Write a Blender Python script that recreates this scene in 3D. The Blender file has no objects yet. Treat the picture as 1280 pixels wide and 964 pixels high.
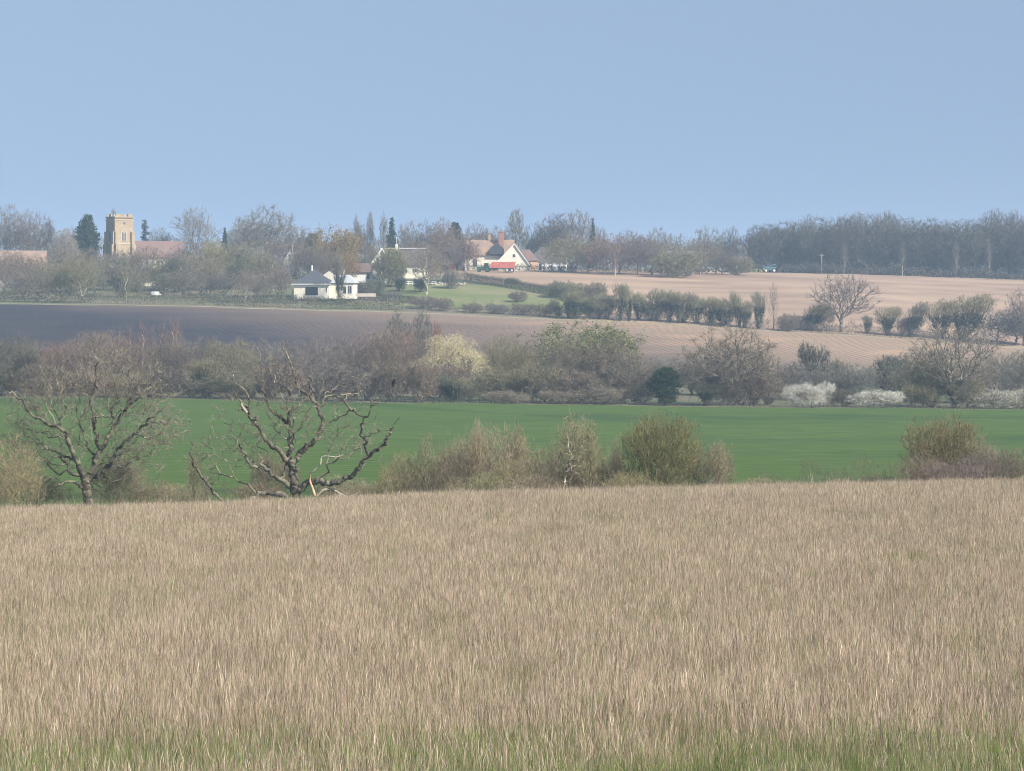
import bpy, math, random
import numpy as np
from mathutils import Vector, Matrix

# ------------------------------------------------------------------ camera, sky, sun, exposure
S = bpy.context.scene
COL = S.collection
F, W, H = 3600.0, 1280.0, 964.0          # focal length in photo pixels, photo size
HY = 345.0                               # row of eye level in the photo
cam_d = bpy.data.cameras.new('camera'); cam = bpy.data.objects.new('camera', cam_d); COL.objects.link(cam)
cam_d.sensor_width = 36.0; cam_d.lens = 36.0 * F / W
cam_d.shift_y = -(H / 2 - HY) / W
cam_d.clip_start = 0.5; cam_d.clip_end = 30000
cam.location = (0, 0, 0); cam.rotation_euler = (math.radians(90), 0, 0)
S.camera = cam

SUN_EL = 40.0
SUN_AZ = 52.0        # degrees to the right of "behind the camera"
sx, sy, sz = math.sin(math.radians(SUN_AZ)) * math.cos(math.radians(SUN_EL)), -math.cos(math.radians(SUN_AZ)) * math.cos(math.radians(SUN_EL)), math.sin(math.radians(SUN_EL))
sun_d = bpy.data.lights.new('sun', 'SUN'); sun = bpy.data.objects.new('sun', sun_d); COL.objects.link(sun)
sun_d.energy = 4.5; sun_d.angle = math.radians(0.5); sun_d.color = (1.0, 0.93, 0.84)
sun.rotation_euler = Vector((sx, sy, sz)).to_track_quat('Z', 'Y').to_euler()
sun.location = (60, -60, 80)

SKY_LIFT = 0.305     # an even, washed-out blue right down to the skyline
world = bpy.data.worlds.new('World'); S.world = world; world.use_nodes = True
nt = world.node_tree; nt.nodes.clear()
wo = nt.nodes.new('ShaderNodeOutputWorld'); bg = nt.nodes.new('ShaderNodeBackground')
sky = nt.nodes.new('ShaderNodeTexSky'); sky.sky_type = 'NISHITA'; sky.sun_disc = False
sky.sun_elevation = math.radians(SUN_EL)
sky.sun_rotation = math.atan2(sx, sy)
sky.altitude = 0; sky.air_density = 1.0; sky.dust_density = 0.6; sky.ozone_density = 3.0
hsv = nt.nodes.new('ShaderNodeHueSaturation'); hsv.inputs['Saturation'].default_value = .80
tint = nt.nodes.new('ShaderNodeMix'); tint.data_type = 'RGBA'; tint.blend_type = 'MULTIPLY'
tint.inputs['Factor'].default_value = 1.0
tint.inputs['B'].default_value = (1.02, 1.0, .955, 1)
tcw = nt.nodes.new('ShaderNodeTexCoord'); mw = nt.nodes.new('ShaderNodeMapping'); mw.inputs['Location'].default_value = (0, 0, SKY_LIFT); mw.inputs['Scale'].default_value = (1, 1, .22)
nt.links.new(tcw.outputs['Generated'], mw.inputs[0]); nt.links.new(mw.outputs[0], sky.inputs[0])
nt.links.new(sky.outputs[0], hsv.inputs['Color']); nt.links.new(hsv.outputs[0], tint.inputs['A'])
nt.links.new(tint.outputs['Result'], bg.inputs[0]); nt.links.new(bg.outputs[0], wo.inputs[0])
bg.inputs[1].default_value = 0.095
S.view_settings.view_transform = 'Standard'; S.view_settings.look = 'None'
S.view_settings.exposure = 0.85; S.view_settings.gamma = 1.0; S.view_settings.use_curve_mapping = False
S.render.engine = 'CYCLES'
S.cycles.pixel_filter_type = 'BLACKMAN_HARRIS'; S.cycles.filter_width = 1.0
S.cycles.max_bounces = 6; S.cycles.diffuse_bounces = 2; S.cycles.glossy_bounces = 1
S.cycles.transmission_bounces = 2; S.cycles.volume_bounces = 1; S.cycles.transparent_max_bounces = 6
S.cycles.use_denoising = True
S.cycles.denoiser = 'OPENIMAGEDENOISE'
S.cycles.denoising_input_passes = 'RGB_ALBEDO_NORMAL'
S.cycles.denoising_prefilter = 'ACCURATE'
HAZE_DENSITY = 0.00023

random.seed(7)
RNG = np.random.default_rng(11)

# ------------------------------------------------------------------ terrain height field
ROWS = [  # distance, picture row of the ground at column 0, 640, 1280 (or metres for the first ones)
    (-60, None, (1.2, 1.2, 1.2)), (0, None, (-1.7, -1.7, -1.7)), (12, None, (-3.65, -3.6, -3.55)),
    (26, None, (-5.15, -5.05, -5.0)), (60, None, (-7.45, -7.1, -6.85)), (90, None, (-8.85, -8.35, -7.95)),
    (115, None, (-9.95, -9.32, -8.80)), (130, None, (-11.05, -10.35, -9.7)), (150, None, (-12.7, -12.0, -11.4)),
    (175, None, (-14.2, -13.9, -13.3)), (200, None, (-15.5, -14.9, -14.5)),
    (300, None, (-17.0, -17.3, -17.4)), (425, (497, 506, 513), None), (500, (482, 486, 500), None),
    (520, (462, 472, 488), None), (600, (416, 437, 466), None), (650, (394, 412, 450), None), (700, (380, 397, 436), None),
    (760, (371, 372, 409), None), (800, (358, 355, 392), None), (850, (346, 341, 374), None), (900, (339, 336, 360), None),
    (950, (336, 335, 350), None), (1000, (336, 336, 349), None), (1200, (337, 337, 350), None),
    (3000, None, (-3, -3, -5)), (9000, None, (-14, -14, -14))]
def pchip(xs, ys):
    xs = np.array(xs, float); ys = np.array(ys, float); h = np.diff(xs); d = np.diff(ys) / h; m = np.zeros(len(xs))
    m[0], m[-1] = d[0], d[-1]
    for i in range(1, len(xs) - 1):
        if d[i-1] * d[i] > 0:
            w1, w2 = 2*h[i] + h[i-1], h[i] + 2*h[i-1]; m[i] = (w1 + w2) / (w1 / d[i-1] + w2 / d[i])
    def f(x):
        x = np.clip(np.asarray(x, float), xs[0], xs[-1]); k = np.clip(np.searchsorted(xs, x) - 1, 0, len(xs) - 2)
        t = (x - xs[k]) / h[k]; t2, t3 = t*t, t*t*t
        return (2*t3 - 3*t2 + 1)*ys[k] + (t3 - 2*t2 + t)*h[k]*m[k] + (-2*t3 + 3*t2)*ys[k+1] + (t3 - t2)*h[k]*m[k+1]
    return f
_d, _a, _b, _c = [], [], [], []
for D, pix, met in ROWS:
    z = [-(p - HY) / F * D for p in pix] if pix else list(met)
    _d.append(D); _a.append(z[1]); _b.append((z[2] - z[0]) / 2); _c.append((z[2] + z[0]) / 2 - z[1])
_fa, _fb, _fc = pchip(_d, _a), pchip(_d, _b), pchip(_d, _c)
def zt(x, y):
    x = np.asarray(x, float); y = np.asarray(y, float)
    hw = np.clip(y, 60, 1200) * 640 / F
    u = np.clip(x / hw, -1.25, 1.25)
    z = _fa(y) + _fb(y) * u + _fc(y) * u * u
    # soft swells, growing with distance
    z = z + np.clip((y - 20) / 80, 0, 1) * (0.10 * np.sin(x * .11 + 1.3) * np.sin(y * .06) + 0.05 * np.sin(x * .31 + y * .17))
    # a shallow hollow across the green field on the right
    z = z - 0.55 * np.exp(-((y - 318 - .25 * (x - 30)) / 22) ** 2) * np.clip((x - 4) / 18, 0, 1)
    return z
def X(px, D): return (px - W / 2) / F * D
def Zrow(py, D): return -(py - HY) / F * D
def G(px, D):
    x = X(px, D); return x, D, float(zt(x, D))

# ------------------------------------------------------------------ object helpers
def tag(o, label=None, cat=None, group=None, kind=None):
    if label: o['label'] = label
    if cat: o['category'] = cat
    if group: o['group'] = group
    if kind: o['kind'] = kind
    return o
def empty(name, loc, rz=0, scale=(1, 1, 1)):
    o = bpy.data.objects.new(name, None); COL.objects.link(o); o.location = loc; o.rotation_euler = (0, 0, rz); o.scale = scale
    o.empty_display_size = .2
    return o
def mesh_np(name, verts, quads=None, tris=None, tone=None, smooth=False):
    me = bpy.data.meshes.new(name); verts = np.asarray(verts, np.float32)
    nq = 0 if quads is None else len(quads); ntr = 0 if tris is None else len(tris)
    me.vertices.add(len(verts)); me.vertices.foreach_set('co', verts.ravel())
    loops = []; 
    if nq: loops.append(np.asarray(quads, np.int32).ravel())
    if ntr: loops.append(np.asarray(tris, np.int32).ravel())
    loops = np.concatenate(loops)
    me.loops.add(len(loops)); me.loops.foreach_set('vertex_index', loops)
    me.polygons.add(nq + ntr)
    st = np.concatenate([np.arange(nq) * 4, nq * 4 + np.arange(ntr) * 3]).astype(np.int32)
    me.polygons.foreach_set('loop_start', st)
    if smooth: me.polygons.foreach_set('use_smooth', np.ones(nq + ntr, bool))
    me.update(calc_edges=True)
    if tone is not None:
        a = me.attributes.new('tone', 'FLOAT', 'POINT'); a.data.foreach_set('value', np.asarray(tone, np.float32))
    return me
def obj(name, me, mat, parent=None, color=None):
    o = bpy.data.objects.new(name, me); COL.objects.link(o)
    if mat is not None and not me.materials: me.materials.append(mat)
    if parent is not None: o.parent = parent
    if color is not None: o.color = (*color, 1)
    return o
class MB:
    def __init__(s): s.v = []; s.f = []
    def poly(s, pts):
        n = len(s.v); s.v += [tuple(p) for p in pts]; s.f.append(tuple(range(n, n + len(pts)))); return s
    def box(s, x0, x1, y0, y1, z0, z1):
        n = len(s.v)
        s.v += [(x0,y0,z0),(x1,y0,z0),(x1,y1,z0),(x0,y1,z0),(x0,y0,z1),(x1,y0,z1),(x1,y1,z1),(x0,y1,z1)]
        s.f += [tuple(n + i for i in q) for q in ((0,3,2,1),(4,5,6,7),(0,1,5,4),(1,2,6,5),(2,3,7,6),(3,0,4,7))]
        return s
    def prism(s, prof, axis, a, b):
        # closed profile of (u, z) swept along axis 'x' or 'y'
        n = len(s.v); k = len(prof)
        for t in (a, b): s.v += [((t, u, z) if axis == 'x' else (u, t, z)) for u, z in prof]
        s.f.append(tuple(n + i for i in range(k))); s.f.append(tuple(n + k + i for i in reversed(range(k))))
        for i in range(k): j = (i + 1) % k; s.f.append((n + i, n + k + i, n + k + j, n + j))
        return s
    def tube(s, p, q, r0, r1=None, n=8):
        r1 = r0 if r1 is None else r1
        p, q = Vector(p), Vector(q); d = (q - p).normalized(); a = d.orthogonal().normalized(); b = d.cross(a); m = len(s.v)
        for c, r in ((p, r0), (q, r1)):
            for i in range(n):
                t = 2 * math.pi * i / n; s.v.append(tuple(c + a * math.cos(t) * r + b * math.sin(t) * r))
        for i in range(n): j = (i + 1) % n; s.f.append((m + i, m + j, m + n + j, m + n + i))
        s.f.append(tuple(m + i for i in reversed(range(n)))); s.f.append(tuple(m + n + i for i in range(n)))
        return s
    def build(s, name, mat, parent=None, bevel=0):
        me = bpy.data.meshes.new(name); me.from_pydata(s.v, [], s.f); me.update()
        import bmesh
        bm = bmesh.new(); bm.from_mesh(me); bmesh.ops.recalc_face_normals(bm, faces=bm.faces); bm.to_mesh(me); bm.free()
        o = obj(name, me, mat, parent)
        if bevel:
            m = o.modifiers.new('bevel', 'BEVEL'); m.width = bevel; m.segments = 2; m.limit_method = 'ANGLE'
        return o

# ------------------------------------------------------------------ materials
def newmat(name):
    m = bpy.data.materials.new(name); m.use_nodes = True; t = m.node_tree; b = t.nodes['Principled BSDF']
    b.inputs['Specular IOR Level'].default_value = 0.2; b.inputs['Roughness'].default_value = .9
    return m, t, b
def noise_mat(name, c1, c2, scale=3.0, detail=6, rough=.9, bump=0.0, c3=None, scale3=.1, stretch=None, spec=.2, dist=0.3):
    m, t, b = newmat(name); b.inputs['Roughness'].default_value = rough; b.inputs['Specular IOR Level'].default_value = spec
    tc = t.nodes.new('ShaderNodeTexCoord'); mp = t.nodes.new('ShaderNodeMapping'); t.links.new(tc.outputs['Object'], mp.inputs[0])
    if stretch: mp.inputs['Scale'].default_value = stretch
    n = t.nodes.new('ShaderNodeTexNoise'); n.inputs['Scale'].default_value = scale; n.inputs['Detail'].default_value = detail
    n.inputs['Distortion'].default_value = dist
    t.links.new(mp.outputs[0], n.inputs['Vector'])
    r = t.nodes.new('ShaderNodeValToRGB'); r.color_ramp.elements[0].position = .32; r.color_ramp.elements[1].position = .68
    r.color_ramp.elements[0].color = (*c1, 1); r.color_ramp.elements[1].color = (*c2, 1)
    t.links.new(n.outputs['Fac'], r.inputs[0]); out = r.outputs[0]
    if c3:
        n3 = t.nodes.new('ShaderNodeTexNoise'); n3.inputs['Scale'].default_value = scale3; n3.inputs['Detail'].default_value = 4
        t.links.new(tc.outputs['Object'], n3.inputs['Vector'])
        r3 = t.nodes.new('ShaderNodeValToRGB'); r3.color_ramp.elements[0].position = .42; r3.color_ramp.elements[1].position = .62
        t.links.new(n3.outputs['Fac'], r3.inputs[0])
        mx = t.nodes.new('ShaderNodeMix'); mx.data_type = 'RGBA'; t.links.new(r3.outputs[0], mx.inputs['Factor'])
        t.links.new(out, mx.inputs['A']); mx.inputs['B'].default_value = (*c3, 1); out = mx.outputs['Result']
    t.links.new(out, b.inputs['Base Color'])
    if bump:
        bp = t.nodes.new('ShaderNodeBump'); bp.inputs['Strength'].default_value = bump; bp.inputs['Distance'].default_value = .1
        t.links.new(n.outputs['Fac'], bp.inputs['Height']); t.links.new(bp.outputs[0], b.inputs['Normal'])
    return m
def objcol_mat(name, tone_lo=.55, tone_hi=1.35, noise=0, transl=0.0, sunlit_lichen=None):
    """colour comes from the object's own colour, varied leaf by leaf through the 'tone' attribute"""
    m, t, b = newmat(name)
    oi = t.nodes.new('ShaderNodeObjectInfo'); at = t.nodes.new('ShaderNodeAttribute'); at.attribute_name = 'tone'
    mr = t.nodes.new('ShaderNodeMapRange'); mr.inputs['To Min'].default_value = tone_lo; mr.inputs['To Max'].default_value = tone_hi
    t.links.new(at.outputs['Fac'], mr.inputs['Value'])
    vm = t.nodes.new('ShaderNodeVectorMath'); vm.operation = 'SCALE'
    t.links.new(oi.outputs['Color'], vm.inputs[0]); t.links.new(mr.outputs[0], vm.inputs['Scale']); out = vm.outputs[0]
    if noise:
        tc = t.nodes.new('ShaderNodeTexCoord'); n = t.nodes.new('ShaderNodeTexNoise'); n.inputs['Scale'].default_value = noise
        t.links.new(tc.outputs['Object'], n.inputs['Vector'])
        mr2 = t.nodes.new('ShaderNodeMapRange'); mr2.inputs['From Min'].default_value = .3; mr2.inputs['From Max'].default_value = .7
        mr2.inputs['To Min'].default_value = .55; mr2.inputs['To Max'].default_value = 1.5; t.links.new(n.outputs['Fac'], mr2.inputs['Value'])
        v2 = t.nodes.new('ShaderNodeVectorMath'); v2.operation = 'SCALE'; t.links.new(out, v2.inputs[0]); t.links.new(mr2.outputs[0], v2.inputs['Scale']); out = v2.outputs[0]
        if sunlit_lichen:
            n2 = t.nodes.new('ShaderNodeTexNoise'); n2.inputs['Scale'].default_value = noise * .4; t.links.new(tc.outputs['Object'], n2.inputs['Vector'])
            r2 = t.nodes.new('ShaderNodeValToRGB'); r2.color_ramp.elements[0].position = .45; r2.color_ramp.elements[1].position = .6
            t.links.new(n2.outputs['Fac'], r2.inputs[0])
            mx = t.nodes.new('ShaderNodeMix'); mx.data_type = 'RGBA'; t.links.new(r2.outputs[0], mx.inputs['Factor']); t.links.new(out, mx.inputs['A'])
            mx.inputs['B'].default_value = (*sunlit_lichen, 1); out = mx.outputs['Result']
    t.links.new(out, b.inputs['Base Color'])
    if transl:
        tr = t.nodes.new('ShaderNodeBsdfTranslucent'); t.links.new(out, tr.inputs[0])
        ms = t.nodes.new('ShaderNodeMixShader'); ms.inputs[0].default_value = transl
        t.links.new(b.outputs[0], ms.inputs[1]); t.links.new(tr.outputs[0], ms.inputs[2])
        t.links.new(ms.outputs[0], t.nodes['Material Output'].inputs['Surface'])
    return m
M = {}
M['bark'] = objcol_mat('bark', 1, 1, noise=2.5)
M['bark_near'] = objcol_mat('bark_lichen_sunlit', 1, 1, noise=5, sunlit_lichen=(.16, .15, .10))  # lichen patches, lightened to paint pale sunlit edges into the bark
M['twig'] = objcol_mat('twigs', .45, 1.5, transl=.10)
M['leaf'] = objcol_mat('leaves', .45, 1.5, transl=.3)
M['cream'] = noise_mat('cream_render', (.68,.63,.49), (.76,.72,.59), 1.2)
M['white'] = noise_mat('white_paint', (.74,.74,.70), (.82,.81,.77), 2)
M['slate'] = noise_mat('dark_slate', (.045,.05,.06), (.085,.09,.10), 3)
M['thatch'] = noise_mat('weathered_thatch', (.075,.068,.060), (.125,.11,.095), 2, stretch=(1,1,.3), bump=.3)
M['tile'] = noise_mat('red_clay_tiles', (.15,.09,.075), (.22,.13,.105), 4, c3=(.14,.11,.10), scale3=.8)
M['tile_or'] = noise_mat('orange_pantiles', (.26,.17,.12), (.36,.23,.16), 4, c3=(.22,.17,.13), scale3=.5)
M['tile_br'] = noise_mat('brown_tiles', (.10,.07,.06), (.17,.12,.10), 4)
M['brick'] = noise_mat('red_brick', (.28,.14,.10), (.38,.21,.16), 6)
M['brick_or'] = noise_mat('pale_orange_brick', (.46,.27,.16), (.58,.38,.24), 4)
M['stone'] = noise_mat('flint_and_limestone', (.27,.21,.14), (.44,.36,.25), 1.6, detail=10, c3=(.33,.25,.16), scale3=.5, bump=.3)
M['stone_trim'] = noise_mat('dressed_limestone', (.40,.35,.26), (.52,.46,.35), 3)
M['louvre_shade'] = noise_mat('louvre_shadow_grey', (.10,.10,.10), (.16,.15,.14), 3)  # dark grey painted in for the shade inside louvres and tower openings
M['glass'] = noise_mat('window_glass', (.02,.025,.03), (.05,.06,.07), 1, rough=.15, spec=.5)
M['timber'] = noise_mat('grey_timber', (.22,.19,.15), (.34,.30,.25), 4, stretch=(1,1,.2))
M['darktimber'] = noise_mat('black_timber', (.03,.03,.03), (.06,.055,.05), 4)
M['redpaint'] = noise_mat('faded_red_paint', (.42,.12,.09), (.52,.19,.14), 2, rough=.5)
M['greenpaint'] = noise_mat('dark_green_paint', (.02,.10,.06), (.04,.15,.09), 2, rough=.4)
M['bluepaint'] = noise_mat('teal_machine_paint', (.035,.10,.115), (.06,.14,.155), 2, rough=.4)
M['rubber'] = noise_mat('tyre_rubber', (.02,.02,.02), (.04,.04,.04), 4)
M['steel'] = noise_mat('painted_pale_steel', (.45,.45,.42), (.6,.6,.56), 3, rough=.5)
M['rubble'] = noise_mat('pale_rubble', (.45,.35,.28), (.75,.68,.6), 1.4)
M['crow'] = noise_mat('black_feathers', (.008,.008,.01), (.02,.02,.025), 10)
M['terracotta'] = noise_mat('terracotta', (.45,.2,.12), (.55,.27,.17), 5)
M['metalroof'] = noise_mat('grey_sheet_roof', (.30,.31,.32), (.42,.43,.44), 2)

# ground surfaces
M['base'] = noise_mat('distant_ground', (.12,.13,.08), (.20,.18,.11), .02, c3=(.26,.20,.14), scale3=.004)
M['meadow'] = noise_mat('meadow_soil', (.055,.046,.028), (.10,.082,.048), 2.0, bump=.4, c3=(.09,.12,.04), scale3=.15)
M['rough'] = noise_mat('rough_bank', (.11,.10,.05), (.20,.17,.09), 1.2, c3=(.06,.11,.03), scale3=.2)
M['scrubfloor'] = noise_mat('scrub_floor', (.08,.075,.05), (.16,.14,.09), .6, c3=(.08,.10,.045), scale3=.05)
M['village'] = noise_mat('village_grass', (.09,.105,.05), (.13,.13,.07), .25, c3=(.16,.135,.09), scale3=.03)
M['paddock'] = noise_mat('paddock_grass', (.105,.132,.042), (.145,.165,.06), .35, c3=(.18,.17,.08), scale3=.05)
M['verge'] = noise_mat('pale_verge', (.19,.18,.115), (.27,.24,.16), .3)
M['patio'] = noise_mat('pale_gravel', (.45,.38,.31), (.55,.48,.40), 1)

def field_mat(name, ca, cb, cc, furrow_scale, ang, furrow_amt, noise_scale, lighter=None):
    m, t, b = newmat(name)
    tc = t.nodes.new('ShaderNodeTexCoord'); mp = t.nodes.new('ShaderNodeMapping'); mp.inputs['Rotation'].default_value = (0, 0, math.radians(ang))
    t.links.new(tc.outputs['Object'], mp.inputs[0])
    wv = t.nodes.new('ShaderNodeTexWave'); wv.inputs['Scale'].default_value = furrow_scale; wv.inputs['Distortion'].default_value = 1.9
    wv.inputs['Detail'].default_value = 4; wv.inputs['Detail Scale'].default_value = 2
    t.links.new(mp.outputs[0], wv.inputs['Vector'])
    n = t.nodes.new('ShaderNodeTexNoise'); n.inputs['Scale'].default_value = noise_scale; n.inputs['Detail'].default_value = 8
    t.links.new(tc.outputs['Object'], n.inputs['Vector'])
    r = t.nodes.new('ShaderNodeValToRGB'); r.color_ramp.elements[0].position = .35; r.color_ramp.elements[1].position = .65
    r.color_ramp.elements[0].color = (*ca, 1); r.color_ramp.elements[1].color = (*cb, 1); t.links.new(n.outputs['Fac'], r.inputs[0])
    mx = t.nodes.new('ShaderNodeMix'); mx.data_type = 'RGBA'; mx.inputs['B'].default_value = (*cc, 1)
    mul = t.nodes.new('ShaderNodeMath'); mul.operation = 'MULTIPLY'; mul.inputs[1].default_value = furrow_amt
    t.links.new(wv.outputs['Fac'], mul.inputs[0]); t.links.new(mul.outputs[0], mx.inputs['Factor']); t.links.new(r.outputs[0], mx.inputs['A'])
    out = mx.outputs['Result']
    if lighter:   # (colour, x0, x1, y-slope): soil that changes from one side of the field to the other
        col2, lx0, lx1, ysl = lighter
        sp = t.nodes.new('ShaderNodeSeparateXYZ'); t.links.new(tc.outputs['Object'], sp.inputs[0])
        ad = t.nodes.new('ShaderNodeMath'); ad.operation = 'MULTIPLY_ADD'; ad.inputs[1].default_value = ysl; t.links.new(sp.outputs['Y'], ad.inputs[0]); t.links.new(sp.outputs['X'], ad.inputs[2])
        nn = t.nodes.new('ShaderNodeTexNoise'); nn.inputs['Scale'].default_value = .03; nn.inputs['Detail'].default_value = 5; t.links.new(tc.outputs['Object'], nn.inputs['Vector'])
        a2 = t.nodes.new('ShaderNodeMath'); a2.operation = 'MULTIPLY_ADD'; a2.inputs[1].default_value = 60; t.links.new(nn.outputs['Fac'], a2.inputs[0]); t.links.new(ad.outputs[0], a2.inputs[2])
        mr = t.nodes.new('ShaderNodeMapRange'); mr.inputs['From Min'].default_value = lx0; mr.inputs['From Max'].default_value = lx1; t.links.new(a2.outputs[0], mr.inputs['Value'])
        m2 = t.nodes.new('ShaderNodeMix'); m2.data_type = 'RGBA'; t.links.new(mr.outputs[0], m2.inputs['Factor']); t.links.new(out, m2.inputs['A'])
        m3 = t.nodes.new('ShaderNodeMix'); m3.data_type = 'RGBA'; m3.blend_type = 'MIX'; m3.inputs['A'].default_value = (*col2, 1)
        m3.inputs['B'].default_value = (*[c * .76 for c in col2], 1); t.links.new(wv.outputs['Fac'], m3.inputs['Factor'])
        t.links.new(m3.outputs['Result'], m2.inputs['B']); out = m2.outputs['Result']
    t.links.new(out, b.inputs['Base Color'])
    bp = t.nodes.new('ShaderNodeBump'); bp.inputs['Strength'].default_value = .5; bp.inputs['Distance'].default_value = .25
    t.links.new(wv.outputs['Fac'], bp.inputs['Height']); t.links.new(bp.outputs[0], b.inputs['Normal'])
    return m
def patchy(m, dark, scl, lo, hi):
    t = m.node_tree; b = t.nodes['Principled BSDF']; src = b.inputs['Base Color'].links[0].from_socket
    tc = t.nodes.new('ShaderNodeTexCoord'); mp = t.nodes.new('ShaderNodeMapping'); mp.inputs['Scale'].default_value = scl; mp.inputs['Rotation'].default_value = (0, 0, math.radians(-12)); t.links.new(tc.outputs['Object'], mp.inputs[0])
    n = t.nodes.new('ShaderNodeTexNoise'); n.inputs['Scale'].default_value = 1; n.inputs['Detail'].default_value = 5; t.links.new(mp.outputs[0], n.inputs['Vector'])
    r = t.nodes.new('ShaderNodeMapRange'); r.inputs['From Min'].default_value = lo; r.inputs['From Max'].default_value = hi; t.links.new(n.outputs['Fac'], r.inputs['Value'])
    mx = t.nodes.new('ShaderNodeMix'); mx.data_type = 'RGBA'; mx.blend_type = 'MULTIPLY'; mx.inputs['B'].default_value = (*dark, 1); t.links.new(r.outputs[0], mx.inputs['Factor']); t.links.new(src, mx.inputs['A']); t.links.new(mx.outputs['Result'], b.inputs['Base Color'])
M['green'] = field_mat('young_wheat', (.047,.088,.010), (.066,.112,.016), (.035,.067,.009), .10, 84, .6, .30)
patchy(M['green'], (.60,.70,.80), (.009,.026,1), .53, .63)  # darker noise bands paint the hollow's shade into the crop colour
M['plough'] = field_mat('dark_ploughed_soil', (.028,.026,.032), (.045,.040,.045), (.017,.017,.022), .24, 20, .62, .15, lighter=((.275,.195,.132), 460, 620, .80))
M['tan'] = field_mat('tan_drilled_soil', (.285,.20,.135), (.35,.248,.168), (.235,.168,.118), .012, 87, .6, .02)

patchy(M['tan'], (.80,.78,.80), (.006,.05,1), .48, .60); patchy(M['plough'], (1.28,1.2,1.12), (.008,.03,1), .52, .64)
# ------------------------------------------------------------------ ground and fields
def strip(name, mat, xa, xb, ya, yb, nx, ny, off=0.0, parent=None, kind='structure', xs=None):
    """grid between the curves ya(x), yb(x); xa/xb may be functions of y"""
    t = np.linspace(0, 1, ny); s = np.linspace(0, 1, nx) if xs is None else xs
    TT, SS = np.meshgrid(t, s, indexing='ij')
    if callable(xa) or callable(xb):
        Y = ya + (yb - ya) * TT
        A = xa(Y) if callable(xa) else xa; B = xb(Y) if callable(xb) else xb
        Xg = A + (B - A) * SS
    else:
        Xg = xa + (xb - xa) * SS; Y = ya + (yb - ya) * TT
    Z = zt(Xg, Y) + off
    v = np.stack([Xg, Y, Z], -1).reshape(-1, 3); n = len(s)
    i, j = np.meshgrid(np.arange(ny - 1), np.arange(n - 1), indexing='ij'); k = (i * n + j).ravel()
    q = np.stack([k, k + 1, k + n + 1, k + n], -1)
    o = obj(name, mesh_np(name, v, quads=q, smooth=True), mat, parent)
    if kind: o['kind'] = kind
    return o
# base sheet to the horizon, a little under the fields
ys = np.concatenate([np.linspace(-60, 1000, 160), np.geomspace(1010, 9000, 60)]); xs_ = np.concatenate([-np.geomspace(4500, 260, 24), np.linspace(-250, 250, 101), np.geomspace(260, 4500, 24)])
YY, XX = np.meshgrid(ys, xs_, indexing='ij'); ZZ = zt(XX, YY) - np.where(YY < 955, .7, .3); n = len(xs_)
i, j = np.meshgrid(np.arange(len(ys) - 1), np.arange(n - 1), indexing='ij'); k = (i * n + j).ravel()
g = obj('ground', mesh_np('ground', np.stack([XX, YY, ZZ], -1).reshape(-1, 3), quads=np.stack([k, k+1, k+n+1, k+n], -1), smooth=True), M['base']); g['kind'] = 'structure'
WX = 255
strip('meadow_ground', M['meadow'], -WX, WX, -55, 142, 260, 120)
strip('rough_bank', M['rough'], -WX, WX, 142, 186, 200, 24)
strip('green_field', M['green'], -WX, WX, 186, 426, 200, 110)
strip('valley_ground', M['scrubfloor'], -WX, WX, 426, 522, 160, 30)
strip('ploughed_field', M['plough'], -WX, WX, 522, 700, 160, 60)
strip('field_verge', M['verge'], -WX, WX, 700, 703, 160, 2)
_xb = pchip([700, 750, 780, 810, 850, 955], [11.8, 21.9, 13.0, -12.4, -28, -21])
strip('village_ground', M['village'], -WX, lambda y: _xb(y), 703, 955, 120, 70)
strip('tan_field', M['tan'], lambda y: _xb(y), WX, 703, 955, 120, 90)
strip('paddock_grass', M['paddock'], lambda y: X(500, y) + 0 * y, lambda y: _xb(y) - 1.5, 722, 792, 40, 30, off=.10)

# ------------------------------------------------------------------ tree building
def skeleton(rng, pts, base_pos, base_par, alpha=.5):
    """join every point to the growing tree at the least cost of length plus path back to the root"""
    pos = [np.array(p, float) for p in base_pos]; par = list(base_par); pl = []
    for i, p in enumerate(pos):
        pl.append(0.0 if par[i] < 0 else pl[par[i]] + np.linalg.norm(p - pos[par[i]]))
    root = pos[0]
    for i in range(len(pos)):
        if par[i] < 0 and i > 0: pl[i] = np.linalg.norm(pos[i] - root)
    # children of a rootless chain need their path too
    for i in range(len(pos)):
        if par[i] >= 0: pl[i] = pl[par[i]] + np.linalg.norm(pos[i] - pos[par[i]])
    P = np.array(pts, float); n = len(P)
    B = np.array(pos); PL = np.array(pl)
    d = np.linalg.norm(P[:, None] - B[None], axis=2) + alpha * PL[None]
    bp = d.argmin(1); bc = d[np.arange(n), bp]
    alive = np.ones(n, bool); outP = np.zeros((n, 3)); outpar = np.zeros(n, int); nb = len(B)
    PLn = np.zeros(nb + n); PLn[:nb] = PL; A = np.zeros((nb + n, 3)); A[:nb] = B
    for it in range(n):
        c = np.where(alive, bc, 1e9); q = int(c.argmin()); alive[q] = False
        A[nb + it] = P[q]; outpar[it] = bp[q]; PLn[nb + it] = PLn[bp[q]] + np.linalg.norm(P[q] - A[bp[q]])
        dn = np.linalg.norm(P - P[q], axis=1) + alpha * PLn[nb + it]
        up = alive & (dn < bc); bc[up] = dn[up]; bp[up] = nb + it
    return A, np.array(par + list(outpar))
def radii(par, rtip, e=2.2, spec=None):
    n = len(par); acc = np.zeros(n); 
    for i in range(n - 1, -1, -1):
        acc[i] = max(acc[i], rtip ** e)
        if par[i] >= 0: acc[par[i]] += acc[i]
    r = acc ** (1 / e)
    if spec is not None: r = np.where(spec > 0, np.maximum(spec, np.minimum(r, spec * 1.1)), r)
    return r
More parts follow.
